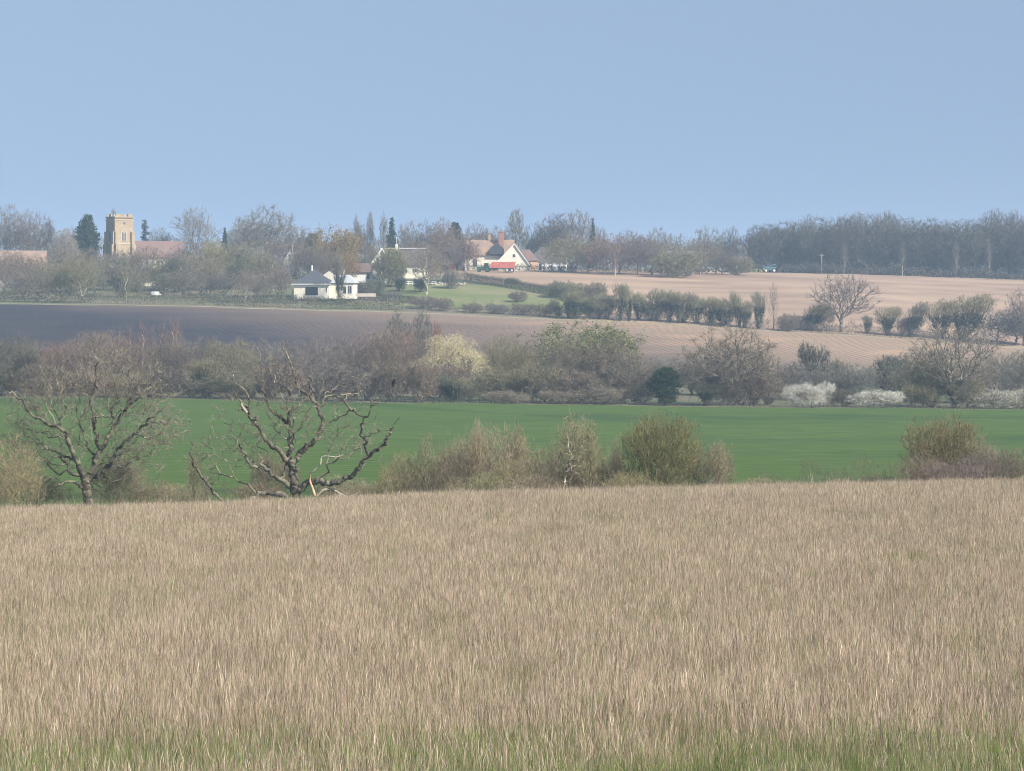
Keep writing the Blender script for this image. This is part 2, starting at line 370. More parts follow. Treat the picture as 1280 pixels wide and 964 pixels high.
def tubes(P, par, r, sides=4, sel=None):
    n = len(par); idx = np.arange(n)
    childs_best = np.full(n, -1); order = np.argsort(r)
    for i in order:
        if par[i] >= 0: childs_best[par[i]] = i     # thickest child continues the limb
    e = idx[par >= 0]
    if sel is not None: e = e[sel[e]]
    if len(e) == 0: return np.zeros((0, 3)), np.zeros((0, 4), int)
    p = par[e]; T = np.zeros((n, 3)); ee = idx[par >= 0]; T[ee] = P[ee] - P[par[ee]]
    for i in range(n):
        c = childs_best[i]
        if c >= 0: T[i] = T[i] / (np.linalg.norm(T[i]) + 1e-9) + (P[c] - P[i]) / (np.linalg.norm(P[c] - P[i]) + 1e-9)
    T /= np.linalg.norm(T, axis=1)[:, None] + 1e-9
    main = childs_best[p] == e
    dirn = P[e] - P[p]; dirn /= np.linalg.norm(dirn, axis=1)[:, None] + 1e-9
    t0 = np.where(main[:, None], T[p], dirn); r0 = np.where(main, r[p], np.minimum(r[p], r[e] * 1.25)); t1 = T[e]; r1 = r[e]
    def frame(t):
        ref = np.tile(np.array([[.31, .95, .05]]), (len(t), 1)); a = np.cross(t, ref); a /= np.linalg.norm(a, axis=1)[:, None] + 1e-9; return a, np.cross(t, a)
    V = []
    for c, t, rr in ((P[p], t0, r0), (P[e], t1, r1)):
        a, b = frame(t)
        ring = [c + rr[:, None] * (math.cos(2*math.pi*k/sides) * a + math.sin(2*math.pi*k/sides) * b) for k in range(sides)]
        V.append(np.stack(ring, 1))
    V = np.concatenate(V, 1)                        # m, 2*sides, 3
    m = len(e); off = np.arange(m)[:, None] * (2 * sides); Q = []
    for k in range(sides): k2 = (k + 1) % sides; Q.append(np.concatenate([off + k, off + k2, off + sides + k2, off + sides + k], 1))
    return V.reshape(-1, 3), np.concatenate(Q, 0)
def gnarl(rng, P, par, amt):
    """insert a displaced midpoint in every link"""
    n = len(par); e = np.arange(n)[par >= 0]; L = np.linalg.norm(P[e] - P[par[e]], axis=1)
    mid = (P[e] + P[par[e]]) / 2 + rng.normal(0, 1, (len(e), 3)) * (L * amt)[:, None]
    # children keep order: rebuild so that a parent always comes first
    newP = list(P); newpar = par.copy().tolist()
    for k, i in enumerate(e):
        newP.append(mid[k]); newpar.append(int(par[i])); newpar[i] = n + k
    newP = np.array(newP); newpar = np.array(newpar)
    # topological order
    depth = np.full(len(newpar), -1)
    def dep(i):
        st = []
        while depth[i] < 0 and newpar[i] >= 0: st.append(i); i = newpar[i]
        if newpar[i] < 0: depth[i] = 0
        d = depth[i]
        for s in reversed(st): d += 1; depth[s] = d
    for i in range(len(newpar)): dep(i)
    o = np.argsort(depth, kind='stable'); inv = np.empty_like(o); inv[o] = np.arange(len(o))
    pp = newpar[o]; return newP[o], np.where(pp >= 0, inv[pp], -1), o
def twigs(rng, P, par, r, count, L, w, up=.3, thin=None, spread=.9, segs=1):
    """tapered slivers standing off the thin branches"""
    n = len(par); cand = np.arange(n)[(par >= 0) & (r < (thin if thin else 1e9))]
    if len(cand) == 0: return np.zeros((0,3)), np.zeros((0,3),int), np.zeros(0)
    c = rng.choice(cand, count); t = rng.random((count, 1)); base = P[c] * t + P[par[c]] * (1 - t)
    d = P[c] - P[par[c]]; d /= np.linalg.norm(d, axis=1)[:, None] + 1e-9
    d = d * .8 + rng.normal(0, spread * .6, (count, 3)) + np.array([0, 0, up]); d /= np.linalg.norm(d, axis=1)[:, None]
    ln = L * rng.uniform(.5, 1.3, (count, 1)); side = np.cross(d, rng.normal(0, 1, (count, 3))); side /= np.linalg.norm(side, axis=1)[:, None] + 1e-9
    ww = w * rng.uniform(.6, 1.4, (count, 1))
    a = base + side * ww / 2; b = base - side * ww / 2
    tip = base + d * ln + rng.normal(0, .08, (count, 3)) * ln
    V = np.stack([a, b, tip], 1).reshape(-1, 3); Tt = np.arange(count * 3).reshape(-1, 3)
    tone = np.repeat(rng.random(count), 3)
    return V, Tt, tone
def leaves(rng, C, size, up=0.0):
    """small leaf quads at the centres C"""
    n = len(C); a = rng.normal(0, 1, (n, 3)); a /= np.linalg.norm(a, axis=1)[:, None]
    b = np.cross(a, rng.normal(0, 1, (n, 3)) + np.array([0, 0, up])); b /= np.linalg.norm(b, axis=1)[:, None] + 1e-9
    s = size * rng.uniform(.6, 1.4, (n, 1)); a = a * s * .5; b = b * s * .32
    V = np.stack([C - a, C + b, C + a, C - b], 1).reshape(-1, 3)
    return V, np.arange(n * 4).reshape(-1, 4), np.repeat(rng.random(n), 4)
def join(parts):
    V, Q, T, N = [], [], [], []; o = 0
    for v, f, tn in parts:
        if len(v) == 0: continue
        V.append(v); (Q if f.shape[1] == 4 else T).append(f + o); N.append(tn if tn is not None else np.full(len(v), .5)); o += len(v)
    return np.concatenate(V), (np.concatenate(Q) if Q else None), (np.concatenate(T) if T else None), np.concatenate(N)
def blob_pts(rng, n, c, rad, shell=.35):
    d = rng.normal(0, 1, (n, 3)); d /= np.linalg.norm(d, axis=1)[:, None]
    u = rng.random((n, 1)) ** (shell)
    return np.array(c) + d * u * np.array(rad)
def envelope(rng, kind, n, H, R):
    """points filling the crown of a tree of height H and radius R"""
    if kind == 'round':
        lob = [((0, 0, H*.56), (R*.86, R*.86, H*.42), .55)] + [((math.cos(a)*R*.52, math.sin(a)*R*.52, H*rng.uniform(.36, .62)), (R*.46, R*.46, H*.26), .45/7) for a in rng.uniform(0, 6.28, 7)]
    elif kind == 'spread':
        lob = [((0, 0, H*.62), (R, R, H*.36), 1.0)]
    elif kind == 'tall':
        lob = [((0, 0, H*.52), (R*.8, R*.8, H*.46), .7), ((0, 0, H*.7), (R*.5, R*.5, H*.29), .3)]
    elif kind == 'bush':
        lob = [((0, 0, H*.42), (R*.9, R*.9, H*.45), .55)] + [((math.cos(a)*R*.55, math.sin(a)*R*.55, H*rng.uniform(.3, .68)), (R*.45, R*.45, H*.28), .45/8) for a in rng.uniform(0, 6.28, 8)]
    elif kind == 'row':
        lob = [((math.cos(a)*R*.45, math.sin(a)*R*.45, H*rng.uniform(.62, .80)), (R*.55, R*.55, H*.20), .8/5) for a in rng.uniform(0, 6.28, 5)] + [((0, 0, H*.4), (R*.7, R*.7, H*.32), .2)]
    elif kind == 'weep':
        lob = [((0, 0, H*.60), (R*.95, R*.95, H*.38), .6), ((0, 0, H*.35), (R*.8, R*.8, H*.3), .4)]
    P = []
    for c, r, f in lob: P.append(blob_pts(rng, int(n * f) + 1, c, r, .42))
    P = np.concatenate(P); P = P[P[:, 2] > H * .10]
    # ragged edge: leave a few wedges emptier
    for _ in range(5):
        a = rng.normal(0, 1, 3); a /= np.linalg.norm(a); c = P - np.array([0, 0, H*.55])
        cs = (c @ a) / (np.linalg.norm(c, axis=1) + 1e-9); rr = np.linalg.norm(c / np.array([R, R, H*.4]), axis=1)
        P = P[~((cs > .90) & (rr > .68) & (rng.random(len(P)) < .8))]
    return P
LIB = {}
def bare_tree(key, kind, seed, Ht, R, n=700, tw=6000, twL=1.1, tww=.06, rtip=.018, trunk_h=.22, stems=1, alpha=.45, up=.25, lf=0, lfs=.2, ivy=0, sides=4, gn=.10, thick=.10, leafzone=None, blossom=0, blos_s=.25, thin=.06):
    rng = np.random.default_rng(seed); pts = envelope(rng, kind, n, Ht, R)
    bp, bpar = [], []
    for s in range(stems):
        a = rng.uniform(0, 6.28); off = 0 if stems == 1 else R * .22
        st = None
        for k in range(5):
            f = k / 4; p = np.array([math.cos(a) * off * (1 + 1.2 * f), math.sin(a) * off * (1 + 1.2 * f), Ht * trunk_h * f - (.15 if k == 0 else 0)]) + (rng.normal(0, .02 * R, 3) * np.array([1, 1, 0]) if k else 0)
            bpar.append(len(bp) - 1 if k else -1); bp.append(p)
    A, par = skeleton(rng, pts, bp, bpar, alpha)
    if gn: A, par, _ = gnarl(rng, A, par, gn)
    r = radii(par, rtip)
    big = r > thick
    V1, Q1 = tubes(A, par, r, 7, big); V2, Q2 = tubes(A, par, r, 3, ~big)
    parts = [(V2, Q2, np.repeat(rng.random(len(V2) // 6), 6))] if len(V2) else []
    tV, tT, tN = twigs(rng, A, par, r, tw, twL, tww, up, thin=thin)
    parts.append((tV, tT, tN))
    d = {}
    d['trunk'] = mesh_np('trunk', V1, quads=Q1, smooth=True)
    v, q, t, nn = join(parts); d['crown'] = mesh_np('crown', v, q, t, nn)
    def tips(m, jit):
        tip = tV.reshape(-1, 3, 3); k = rng.integers(0, len(tip), m); f = rng.uniform(.3, 1.0, (m, 1))
        return tip[k, 0] * (1 - f) + tip[k, 2] * f + rng.normal(0, jit, (m, 3))
    if lf:
        C = tips(lf, .1); V, Q, N = leaves(rng, C, lfs); d['foliage'] = mesh_np('foliage', V, quads=Q, tone=N)
    if blossom:
        C = tips(blossom, .15); cen = np.array([0, 0, Ht * .45]); C = C[np.linalg.norm((C - cen) / np.array([R, R, Ht * .5]), axis=1) > .55]
        V, Q, N = leaves(rng, C, blos_s); d['blossom'] = mesh_np('blossom', V, quads=Q, tone=N)
    if ivy:
        cand = np.arange(len(par))[(par >= 0) & (A[:, 2] < Ht * .55) & (r > np.quantile(r, .80))]
        c = rng.choice(cand, ivy); f = rng.random((ivy, 1)); C = A[c] * f + A[par[c]] * (1 - f) + rng.normal(0, 1, (ivy, 3)) * np.array([.26, .26, .3])
        C = C[C[:, 2] > .05]; V, Q, N = leaves(rng, C, .30); d['ivy'] = mesh_np('ivy', V, quads=Q, tone=N)
    LIB[key] = (Ht, R, d)
def conifer(key, seed, Ht, R, n, shape='cone', size=.45):
    rng = np.random.default_rng(seed)
    C = []
    tr = MB().tube((0, 0, -.2), (0, 0, Ht * .96), R * .09, .03, 8)
    levels = int(Ht * 1.6)
    brV = []
    for k in range(levels):
        f = k / levels; z = Ht * (.08 + .90 * f)
        if shape == 'cone': rad = R * (1 - f) ** .8
        elif shape == 'egg': rad = R * math.sin(math.pi * (.18 + .80 * f)) ** .7
        else: rad = R * (1 - f) ** .6 * (.55 + .45 * rng.random())
        nb = max(4, int(7 + rad * 2)); 
        for b in range(nb):
            a = rng.uniform(0, 6.28); L = rad * rng.uniform(.75, 1.12); m = max(3, int(n * L / (levels * nb * R * .6)))
            t = rng.random(m) ** .6; dz = -.12 * L * t if shape != 'egg' else .25 * L * t
            p = np.stack([np.cos(a) * L * t, np.sin(a) * L * t, z + dz], -1) + rng.normal(0, .18 + .10 * (R / 3), (m, 3)) * np.array([1, 1, .6]); C.append(p)
            tr.tube((0, 0, z), (math.cos(a) * L * .8, math.sin(a) * L * .8, z - .1 * L), .05, .02, 4)
    C = np.concatenate(C); V, Q, N = leaves(rng, C, size)
    d = {}
    me = bpy.data.meshes.new('trunk'); me.from_pydata(tr.v, [], tr.f); me.update()
    d['trunk'] = me; d['crown'] = mesh_np('crown', V, quads=Q, tone=N)
    LIB[key] = (Ht, R, d)

# the kinds, far ones first
for k in range(4): bare_tree(f'round{k}', 'round', 100 + k, 15, 7.5, n=900, tw=9500, twL=1.35, tww=.045, rtip=.018)
for k in range(2): bare_tree(f'spread{k}', 'spread', 120 + k, 14, 7, n=700, tw=3600, twL=1.2, tww=.045, rtip=.028, trunk_h=.25, alpha=.6)
for k in range(2): bare_tree(f'tall{k}', 'tall', 130 + k, 17, 3.4, n=500, tw=3000, twL=1.3, tww=.045, trunk_h=.15, up=1.2, alpha=.8)
for k in range(3): bare_tree(f'bush{k}', 'bush', 140 + k, 6, 4, n=700, tw=9000, twL=.8, tww=.038, rtip=.012, trunk_h=.08, stems=4, lf=1500, lfs=.13)
for k in range(3): bare_tree(f'ivy{k}', 'row', 150 + k, 10, 3.6, n=420, tw=3800, twL=.9, tww=.04, trunk_h=.45, ivy=2400, lf=700, lfs=.14, stems=2 + k, alpha=.9, up=.5)
bare_tree('birch0', 'tall', 160, 14, 3.0, n=300, tw=2000, twL=1.0, tww=.035, trunk_h=.78, up=.4, alpha=.8, rtip=.026, thick=.08)
for k in range(2): bare_tree(f'weep{k}', 'weep', 170 + k, 14, 7, n=800, tw=11000, twL=1.3, tww=.05, trunk_h=.2, up=-.5, lf=8000, lfs=.28)
for k in range(2): bare_tree(f'blos{k}', 'bush', 180 + k, 5, 4, n=600, tw=5000, twL=.6, tww=.035, rtip=.012, trunk_h=.08, stems=4, blossom=12000, blos_s=.105)
bare_tree('blostree', 'round', 184, 11, 5.5, n=700, tw=6000, twL=.9, tww=.045, trunk_h=.18, blossom=36000, blos_s=.11)
conifer('conifer0', 190, 14, 3.2, 5200, 'cone'); conifer('pine0', 191, 13, 3.0, 2600, 'open'); conifer('yew0', 192, 13, 3.4, 8000, 'egg')
conifer('holly0', 193, 7, 3.0, 9000, 'egg', .28)

CAT = {}
def put(key, name, px, D, ytop, wpx, label, crown=(.13,.105,.085), trunk=(.15,.125,.10), foliage=None, ivy=(.035,.060,.030), group=None, cat='tree', blossom=(.72,.70,.58), dy=0, rz=None, ty=None):
    x, y, z = G(px, D); h = Zrow(ytop, D) - z + dy; w = wpx / F * D
    H0, R0, d = LIB[key]; sc = (w / (2 * R0), w / (2 * R0), h / H0)
    if key[:4] in ('roun', 'spre', 'bush', 'ivy0', 'ivy1', 'ivy2', 'weep', 'nbus', 'ntho', 'blos'): sc = (sc[0] * 1.2, sc[1] * 1.2, sc[2] * 1.06)
    root = empty(name, (x, y, z), random.uniform(0, 6.28) if rz is None else rz, sc); tag(root, label, cat, group)
    if foliage is None: foliage = tuple(c * f for c, f in zip(crown, (1.25, 1.35, 1.0)))
    for part, me in d.items():
        mat = {'trunk': M['bark'], 'crown': M['twig'], 'foliage': M['leaf'], 'ivy': M['leaf'], 'blossom': M['leaf']}[part]
        if key[:4] in ('coni', 'pine', 'yew0', 'holl') and part == 'crown': mat = M['leaf']
        c = {'trunk': trunk, 'crown': crown, 'foliage': foliage, 'ivy': ivy, 'blossom': blossom}[part]
        if not me.materials: me.materials.append(mat)
        o = bpy.data.objects.new(part, me); COL.objects.link(o); o.parent = root; o.color = (*c, 1)
    return root
ORD = ['first','second','third','fourth','fifth','sixth','seventh','eighth','ninth','tenth','eleventh','twelfth','thirteenth','fourteenth','fifteenth','sixteenth','seventeenth','eighteenth','nineteenth','twentieth','twenty-first','twenty-second','twenty-third','twenty-fourth','twenty-fifth','twenty-sixth','twenty-seventh','twenty-eighth','twenty-ninth','thirtieth','thirty-first','thirty-second','thirty-third','thirty-fourth','thirty-fifth','thirty-sixth','thirty-seventh','thirty-eighth','thirty-ninth','fortieth']
def jit(c, a=.12): f = 1 + random.uniform(-a, a); return tuple(max(0, v * f * (1 + random.uniform(-.05, .05))) for v in c)
GB = (.205,.172,.128); GR = (.18,.167,.138); OL = (.215,.192,.112); RD = (.225,.165,.122); PU = (.195,.160,.134); PA = (.32,.27,.20); DK = (.045,.072,.038); DG = (.145,.15,.095)
bare_tree('nthin_far', 'tall', 175, 10, 1.6, n=160, tw=420, twL=.7, tww=.03, trunk_h=.5, alpha=.9, rtip=.015)
# ------------------------------------------------------------------ hedges
def hedge(name, pts, h, w, label, col, n=130, size=.28, cat='hedge', group=None, ragged=.25, gap=0, z0=0.0, bare=.3):
    rng = np.random.default_rng(len(label) * 7 + len(pts)); V_, P = [], [np.array([X(p, D), D]) for p, D in pts]
    C = []; TV = []
    for a, b in zip(P[:-1], P[1:]):
        L = np.linalg.norm(b - a); m = int(L * n); t = rng.random(m); c = a[None] * (1 - t[:, None]) + b[None] * t[:, None]
        nrm = np.array([-(b - a)[1], (b - a)[0]]) / L
        s = t * L; hh = h * (1 + ragged * (np.sin(s * .9 + a[0]) * .35 + np.sin(s * 2.3) * .3 + np.sin(s * .23 + 2) * .5))
        # cross-section: near the outer skin more often than inside
        th = rng.uniform(0, math.pi, m); u = rng.random(m) ** .3
        off = np.cos(th) * u * w / 2 * 1.1; zz = np.minimum(1, np.abs(np.sin(th)) * 1.35) * u * hh * rng.uniform(.55, 1.0, m) ** .6
        low = rng.random(m) < .35; zz = np.where(low, rng.random(m) * hh * .8, zz); off = np.where(low, np.sign(off) * w / 2 * rng.uniform(.7, 1.05, m), off)
        xy = c + nrm[None] * off[:, None]
        if gap:
            keep = np.sin(s * gap + a[1]) + .6 * np.sin(s * gap * 2.7) > -.6; xy, zz = xy[keep], zz[keep]
        C.append(np.stack([xy[:, 0], xy[:, 1], zt(xy[:, 0], xy[:, 1]) + zz + z0], -1))
    C = np.concatenate(C); o0 = C[0].copy(); o0 = np.array([P[0][0], P[0][1], float(zt(P[0][0], P[0][1]))])
    k = int(len(C) * bare); Cl = C[k:] - o0; V, Q, N = leaves(rng, Cl, size)
    B = C[:k] - o0; d = rng.normal(0, .5, (k, 3)) + np.array([0, 0, .9]); d /= np.linalg.norm(d, axis=1)[:, None]; sd = np.cross(d, rng.normal(0, 1, (k, 3))); sd /= np.linalg.norm(sd, axis=1)[:, None]
    ln = rng.uniform(.3, .9, (k, 1)) * min(1, h * .45); TV = np.stack([B - sd * size * .12, B + sd * size * .12, B + d * ln], 1).reshape(-1, 3)
    v, q, t, nn = join([(V, Q, N), (TV, np.arange(len(TV)).reshape(-1, 3), np.repeat(rng.random(k), 3))])
    o = obj(name, mesh_np(name, v, q, t, nn), M['leaf'], color=col); o.location = o0
    return tag(o, label, cat, group)

# ------------------------------------------------------------------ far wood and skyline
def curve(pts):
    xs = [p[0] for p in pts]; ys = [p[1] for p in pts]
    return lambda x: float(np.interp(x, xs, ys))
wood = curve([(930,296),(945,282),(985,276),(1010,273),(1050,273),(1075,270),(1110,269),(1130,276),(1165,277),(1200,275),(1240,270),(1290,272),(1400,272)])
bd = np.random.default_rng(5)
# the mass of the wood behind its front rows
def mass(name, label, x0, x1, D0, D1, top, n, col, size=.9, base=0.0, cat='wood'):
    rng = np.random.default_rng(n); px = rng.uniform(x0, x1, n); D = rng.uniform(D0, D1, n); x = X(px, D); zg = zt(x, D)
    zt_ = -(np.array([top(p) for p in px]) - HY) / F * D; lump = .86 + .10 * np.sin(px * .35) + .06 * np.sin(px * .9 + 1)
    z = zg + (zt_ - zg) * lump * rng.random(n) ** np.where(rng.random(n) < .45, 2.5, .55) + base
    V = np.stack([x, D, z], -1); k = n; d = rng.normal(0, .45, (k, 3)) + np.array([0, 0, 1.0]); d /= np.linalg.norm(d, axis=1)[:, None]
    sd = np.cross(d, rng.normal(0, 1, (k, 3))); sd /= np.linalg.norm(sd, axis=1)[:, None]; ln = rng.uniform(.8, 2.2, (k, 1)) * size
    T = np.stack([V - sd * .16 * size, V + sd * .16 * size, V + d * ln * .6], 1).reshape(-1, 3)
    o = obj(name, mesh_np(name, T, tris=np.arange(3 * k).reshape(-1, 3), tone=np.repeat(rng.random(k), 3)), M['twig'], color=col)
    return tag(o, label, cat, kind='stuff')
mass('far_wood', 'dense dark bare wood filling the right skyline behind its front trees', 935, 1420, 985, 1050, lambda p: wood(p) + 9, 150000, (.10,.095,.085), .9)
hedge('undergrowth', [(925,955),(1120,952),(1330,950)], 3.2, 3, 'dark bramble and scrub under the front trees of the right wood', (.13,.12,.095), 90, .5, cat='undergrowth', ragged=.5, bare=.5)
hedge('undergrowth', [(-40,925),(300,925),(600,925),(930,925)], 3.5, 3, 'low scrub behind the village under the skyline trees', (.17,.155,.11), 60, .6, cat='undergrowth', ragged=.6, bare=.5)
mass('far_copse', 'thin grey mass of bare trees far behind the village', -120, 935, 940, 1000, curve([(-120,285),(100,292),(180,300),(300,296),(420,300),(560,292),(700,296),(800,298),(870,303),(905,300),(935,300)]), 60000, (.18,.165,.145), .7)
k = 0
for px in np.arange(946, 1330, 15.0):
    px = px + bd.uniform(-4, 4); k += 1
    put(f'round{k % 4}', 'wood_tree', px, 968 + bd.uniform(0, 14), wood(px) + bd.uniform(-3, 5), bd.uniform(56, 84), f'{ORD[k-1]} bare dark tree from the left along the front of the right wood',
        crown=jit((.115,.105,.090)), trunk=(.12,.105,.09), group='bare trees of the wood on the right skyline')
for q, (px, yt, w_) in enumerate([(1072,268,30),(1110,267,38),(1245,264,46),(1012,271,26),(1268,266,36)]):
    put('spread0', 'wood_tree', px, 990, yt, w_, f'open bare crown standing above the right wood, {ORD[q]} of five', crown=(.15,.135,.115), trunk=(.13,.12,.10), group='taller crowns above the wood')
for q, (px, yt) in enumerate([(1055,300),(1128,302),(1195,298),(1236,300)]):
    put('birch0', 'birch_tree', px, 962, yt, 16, f'{ORD[q]} of four thin pale birches at the edge of the right wood', crown=(.16,.14,.12), trunk=(.24,.23,.20), group='birches at the wood edge')
